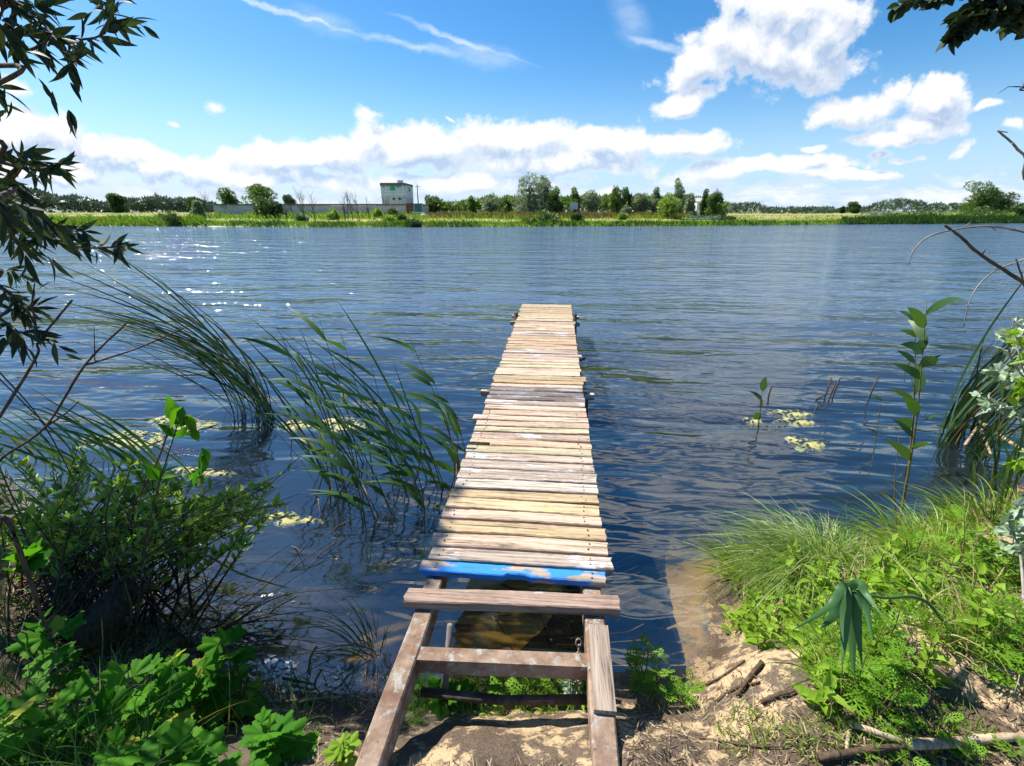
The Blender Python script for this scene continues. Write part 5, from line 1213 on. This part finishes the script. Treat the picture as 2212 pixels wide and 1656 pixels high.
def dead_branches():
    r = np.random.default_rng(98); b = on_ground(3.9, 2.1); t = thing('dead_tree', 'dead tree at the right edge reaching bare crooked boughs over the water', 'tree', tuple(b)); mb = MB(); tube(mb, curve([b - [0, 0, .2], (3.95, 2.2, 1.0), (3.8, 2.4, 1.9), (3.9, 2.3, 3.2)], 6), .08, .03, 9, jit=.05); part(mb, 'trunk', M['bark'], t)
    for pth, w, mt in [([(2330, 700), (2212, 612), (2120, 552), (2075, 512), (2040, 487)], .009, 'bark'), ([(2330, 540), (2212, 502), (2140, 490), (2080, 494), (2010, 510), (1975, 540), (1962, 572)], .005, 'barkpale'), ([(2330, 500), (2212, 560), (2150, 585), (2112, 620), (2092, 660), (2082, 705)], .004, 'barkpale'), ([(2330, 420), (2212, 335), (2185, 308), (2155, 283)], .006, 'barkpale'), ([(2330, 200), (2212, 189), (2178, 188)], .003, 'twig'), ([(2330, 640), (2230, 640), (2205, 590), (2195, 560)], .005, 'bark')]:
        p = [pd(x, y, 1.9) for x, y in pth]; mb = MB(); tube(mb, curve([np.array([3.85, 2.3, p[0][2]])] + p, 7), w, w*.45, 6, jit=.12)
        for i in range(3):
            q = p[1 + i % (len(p)-1)]; e = q + nrm(r.normal(size=3))*.03; tube(mb, [q, e], w*.5, w*.2, 4)
        part(mb, 'bough', M[mt], t)
dead_branches()

# sticks lying about
def stick(px, w, label, m='bark', name='stick', cat='stick', lift=.01, group=None, z=None, jit=.1):
    P = []
    for x, y in px:
        p = hit(x, y) if z is None else gp(x, y, z); p[2] += lift if z is None else 0; P.append(p)
    mb = MB(); tube(mb, curve(P, 5), w, w*.7, 7, jit=jit); return solo(mb, name, M[m], label, cat, tuple(P[0]), group)
stick([(1955, 1622), (2060, 1618), (2140, 1608), (2270, 1603)], .017, 'long pale fallen branch lying across the lower right corner', 'drystick', 'fallen_branch', 'branch', .03)
stick([(1765, 1648), (1860, 1634), (1955, 1622)], .013, 'dark reddish branch end lying left of the pale fallen branch', 'twig', 'fallen_branch', 'branch', .025)
stick([(1842, 1580), (1900, 1600), (1960, 1622)], .011, 'brown branch meeting the pale fallen branch from behind', 'drystick', 'fallen_branch', 'branch', .03)
stick([(1836, 1568), (1830, 1600), (1824, 1640)], .008, 'reddish brown stick pointing towards the fallen branch', 'drystick', lift=.02)
stick([(1645, 1437), (1615, 1475), (1591, 1509)], .011, 'thick black stick lying on the sandy mound', 'twig', lift=.02)
stick([(1642, 1522), (1680, 1508), (1717, 1499)], .008, 'short dark stick at the lower right of the sandy mound', 'twig', lift=.015)
stick([(1499, 1492), (1550, 1470), (1608, 1430)], .006, 'long thin dark stick up the left side of the mound', 'twig')
stick([(1545, 1520), (1590, 1490), (1640, 1478)], .007, 'dark stick crossing below the thick black one', 'twig')
stick([(1509, 1597), (1580, 1610), (1650, 1618), (1748, 1614)], .004, 'thin root snaking over the sand at the lower right', 'twig')
stick([(2048, 1471), (2082, 1441)], .012, 'stubby reddish stick on the bare sand at the right', 'drystick', lift=.02)
stick([(1734, 1565), (1760, 1650)], .003, 'upright pale straw on the right bank soil', 'straw'); stick([(1714, 1608), (1800, 1516)], .003, 'slanting pale straw on the right bank soil', 'straw'); stick([(1895, 1560), (1985, 1650)], .004, 'long straw beside the reddish stick', 'straw', lift=.03)
stick([(1930, 1348), (1980, 1358), (2040, 1362)], .006, 'pale curved stick among the right bank greenery', 'drystick', lift=.05)
stick([(2118, 912), (2165, 945), (2215, 976)], .022, 'thick pale broken reed stalk slanting at the right edge', 'straw', 'broken_stalk', 'stalk', z=.2); stick([(2118, 915), (2085, 962)], .018, 'dark reddish broken stalk leaning into the water at right', 'drystick', 'broken_stalk', 'stalk', z=.12); stick([(2120, 928), (2143, 988)], .014, 'shorter pale broken stalk beside the thick one', 'straw', 'broken_stalk', 'stalk', z=.15)
stick([(2080, 1150), (2150, 1185)], .008, 'pale stick by the waterline under the sedge tuft', 'straw', z=.12); stick([(2116, 1154), (2212, 1166)], .008, 'pale straight stick at the right edge of the waterline', 'straw', z=.2)
stick([(590, 1368), (612, 1345)], .010, 'dead brown reed stalk on the wet sand at the left shore', 'drystick', z=.03); stick([(684, 1397), (671, 1420), (668, 1458)], .006, 'curved black stick standing in the sandy shallows', 'twig', z=.08)
stick([(568, 1525), (650, 1520), (740, 1512)], .009, 'pale flat reed stalk lying by the broad leaved plants', 'drystick', lift=.02); stick([(570, 1543), (630, 1541)], .009, 'short pale reed stalk below the longer one on the left bank', 'drystick', lift=.02); stick([(610, 1465), (680, 1480)], .007, 'dark wet stick in the foam at the left shore', 'twig', z=.02)
for i, (a, b_) in enumerate([((490, 1316), (548, 1282)), ((560, 1345), (640, 1290)), ((630, 1180), (655, 1200)), ((600, 1260), (700, 1180)), ((660, 1230), (740, 1160)), ((700, 1160), (770, 1120)), ((450, 1370), (560, 1340)), ((500, 1380), (590, 1375)), ((1170, 1338), (1195, 1395)), ((1060, 1330), (1090, 1370))]):
    p = gp(*a, -.04); e = gp(*b_, .06); mb = MB(); tube(mb, [p, (p+e)/2 + [0, 0, .02], e], .005, .003, 5, jit=.1); solo(mb, 'floating_stick', M['twig'], 'thin dead stick poking out of the dark water close to the jetty', 'stick', tuple(p), 'sticks in the dark shallows')

# stuff nobody could count
def foam():
    r = np.random.default_rng(99); mb = MB()
    for _ in range(170):
        px, py = [(r.uniform(560, 640), r.uniform(1425, 1480)), (r.normal(560, 60), r.normal(1340, 30)), (r.normal(600, 40), r.normal(1450, 25)), (r.normal(730, 30), r.normal(1480, 12))][int(r.choice(4, p=[.6, .2, .1, .1]))]
        P = gp(px, py, .006); n = 9; a = np.arange(n)*2*pi/n; R = r.uniform(.002, .011)*(1 + .4*r.normal(size=n)*.6); V = np.vstack([[0, 0, .006], np.stack([np.cos(a)*R*1.5, np.sin(a)*R, 0*a], -1)]) + P; mb.add(V, [[0, 1+i, 1+(i+1) % n] for i in range(n)])
    solo(mb, 'foam', mat('foam', lambda k: pbsdf(k, rgb((.75, .73, .68)), .6)), 'white foam flecks on the sandy shallows at the left', 'foam', (0, 1.6, 0), kind='stuff')
foam()
def scatter(name, n, poly, label, cat, seed, mode, mtl, L, thr=None, dens=2.0):
    r = np.random.default_rng(seed); poly = np.array(poly, float); lo, hi = poly.min(0), poly.max(0); Q = r.uniform(lo, hi, (n*3, 2)); ins = np.zeros(len(Q), bool)
    for a, b_ in zip(poly, np.roll(poly, -1, 0)):
        c_ = ((a[1] > Q[:, 1]) != (b_[1] > Q[:, 1])) & (Q[:, 0] < (b_[0]-a[0])*(Q[:, 1]-a[1])/(b_[1]-a[1] + 1e-9) + a[0]); ins ^= c_
    Q = Q[ins][:n]; z = np.full(len(Q), .3)
    for _ in range(8):
        xc = (Q[:, 0]-1106)/F; yc = (828-Q[:, 1])/F; d = RT*xc[:, None] + FW*(cp + yc*sp)[:, None] + UP*(-sp + yc*cp)[:, None]; P = C + d*((z-C[2])/d[:, 2])[:, None]; z = .5*z + .5*ground(P[:, 0], P[:, 1])
    P[:, 2] = ground(P[:, 0], P[:, 1]); P = P[P[:, 2] > -.06]
    if thr is not None: P = P[fbm(P[:, 0]*dens*1.6, P[:, 1]*dens*1.6, 4, seed) > thr]
    n = len(P); mb = MB()
    if mode == 'grass': ribbons(mb, P - [0, 0, .01], nrm(r.normal(0, .4, (n, 3))*[1, 1, 0] + [0, 0, 1]), r.normal(0, .25, (n, 3))*[1, 1, 0] + [-.15, 0, -.35], r.uniform(L[0], L[1], n), r.uniform(.003, .007, n), 5)
    elif mode == 'leaf':
        P[:, 2] += r.random(n)**2*L[1]*1.6; inst(mb, OVA[0], OVA[1], P, nrm(r.normal(size=(n, 3))*[1, 1, .35] + [0, 0, .25]), nrm(r.normal(0, .4, (n, 3)) + [0, 0, 1]), r.uniform(L[0], L[1], n))
    elif mode == 'litter':
        a = r.random(n)*6.283; D = np.stack([np.cos(a), np.sin(a), r.normal(0, .12, n)], -1)
        ribbons(mb, P + [0, 0, .006], D, r.normal(0, .1, (n, 3))*[1, 1, .2], r.uniform(L[0], L[1], n), r.uniform(.002, .006, n), 3, face=nrm(r.normal(0, .2, (n, 3)) + [0, 0, 1]))
    solo(mb, name, mtl, label, cat, tuple(P.mean(0)), kind='stuff')
RB = [(1575, 1300), (1640, 1240), (1800, 1190), (1960, 1150), (2100, 1060), (2230, 1000), (2230, 1440), (2130, 1440), (1960, 1420), (1900, 1500), (1780, 1520), (1720, 1400), (1560, 1370)]
scatter('bank_grass', 5200, RB, 'green grass between the weeds of the right bank', 'grass', 601, 'grass', M['grass'], (.08, .34), .0)
scatter('dry_stalks', 900, RB, 'dead straw stalks between the weeds of the right bank', 'straw', 611, 'grass', M['straw'], (.1, .32), -.2)
scatter('bank_leaves', 4600, RB, 'low small leaved ground cover on the right bank', 'ground cover', 602, 'leaf', M['herb'], (.025, .07), .02)
scatter('sand_grass', 1300, [(1340, 1450), (1480, 1480), (1700, 1560), (1760, 1520), (1960, 1440), (2230, 1440), (2230, 1660), (1500, 1660), (1360, 1600)], 'sparse short grass on the bare sandy soil', 'grass', 603, 'grass', M['grass'], (.03, .14), .08)
scatter('rail_grass', 1500, [(850, 1530), (880, 1470), (1280, 1450), (1300, 1520), (1200, 1540), (1000, 1545)], 'short grass fringe between the jetty rails', 'grass', 604, 'grass', M['grass'], (.03, .13), -.1)
scatter('left_grass', 5200, [(-900, 1250), (-20, 1290), (300, 1330), (560, 1470), (800, 1500), (790, 1656), (300, 1900), (-900, 1900)], 'long dark grass on the shaded left bank', 'grass', 605, 'grass', M['reed'], (.1, .45), -.05)
scatter('litter', 1500, [(560, 1500), (830, 1500), (830, 1656), (1330, 1656), (1360, 1520), (1500, 1430), (1600, 1440), (1760, 1540), (2000, 1600), (2230, 1660), (2230, 1700), (560, 1700)], 'dry straw bits and twig litter on the bank soil', 'litter', 606, 'litter', M['straw'], (.01, .045), None)
scatter('dark_litter', 2200, [(560, 1500), (830, 1500), (830, 1656), (1330, 1656), (1360, 1500), (1500, 1430), (1600, 1440), (1760, 1540), (2230, 1500), (2230, 1700), (560, 1700)], 'dark bark and root crumbs on the bank soil', 'litter', 607, 'litter', M['twig'], (.01, .05), None)
scatter('wrack', 1600, [(0, 1260), (420, 1300), (620, 1400), (830, 1480), (830, 1540), (540, 1560), (200, 1480), (0, 1420)], 'dead stems and wrack on the shaded left shore', 'litter', 608, 'litter', M['drystick'], (.05, .3), -.1)
#END
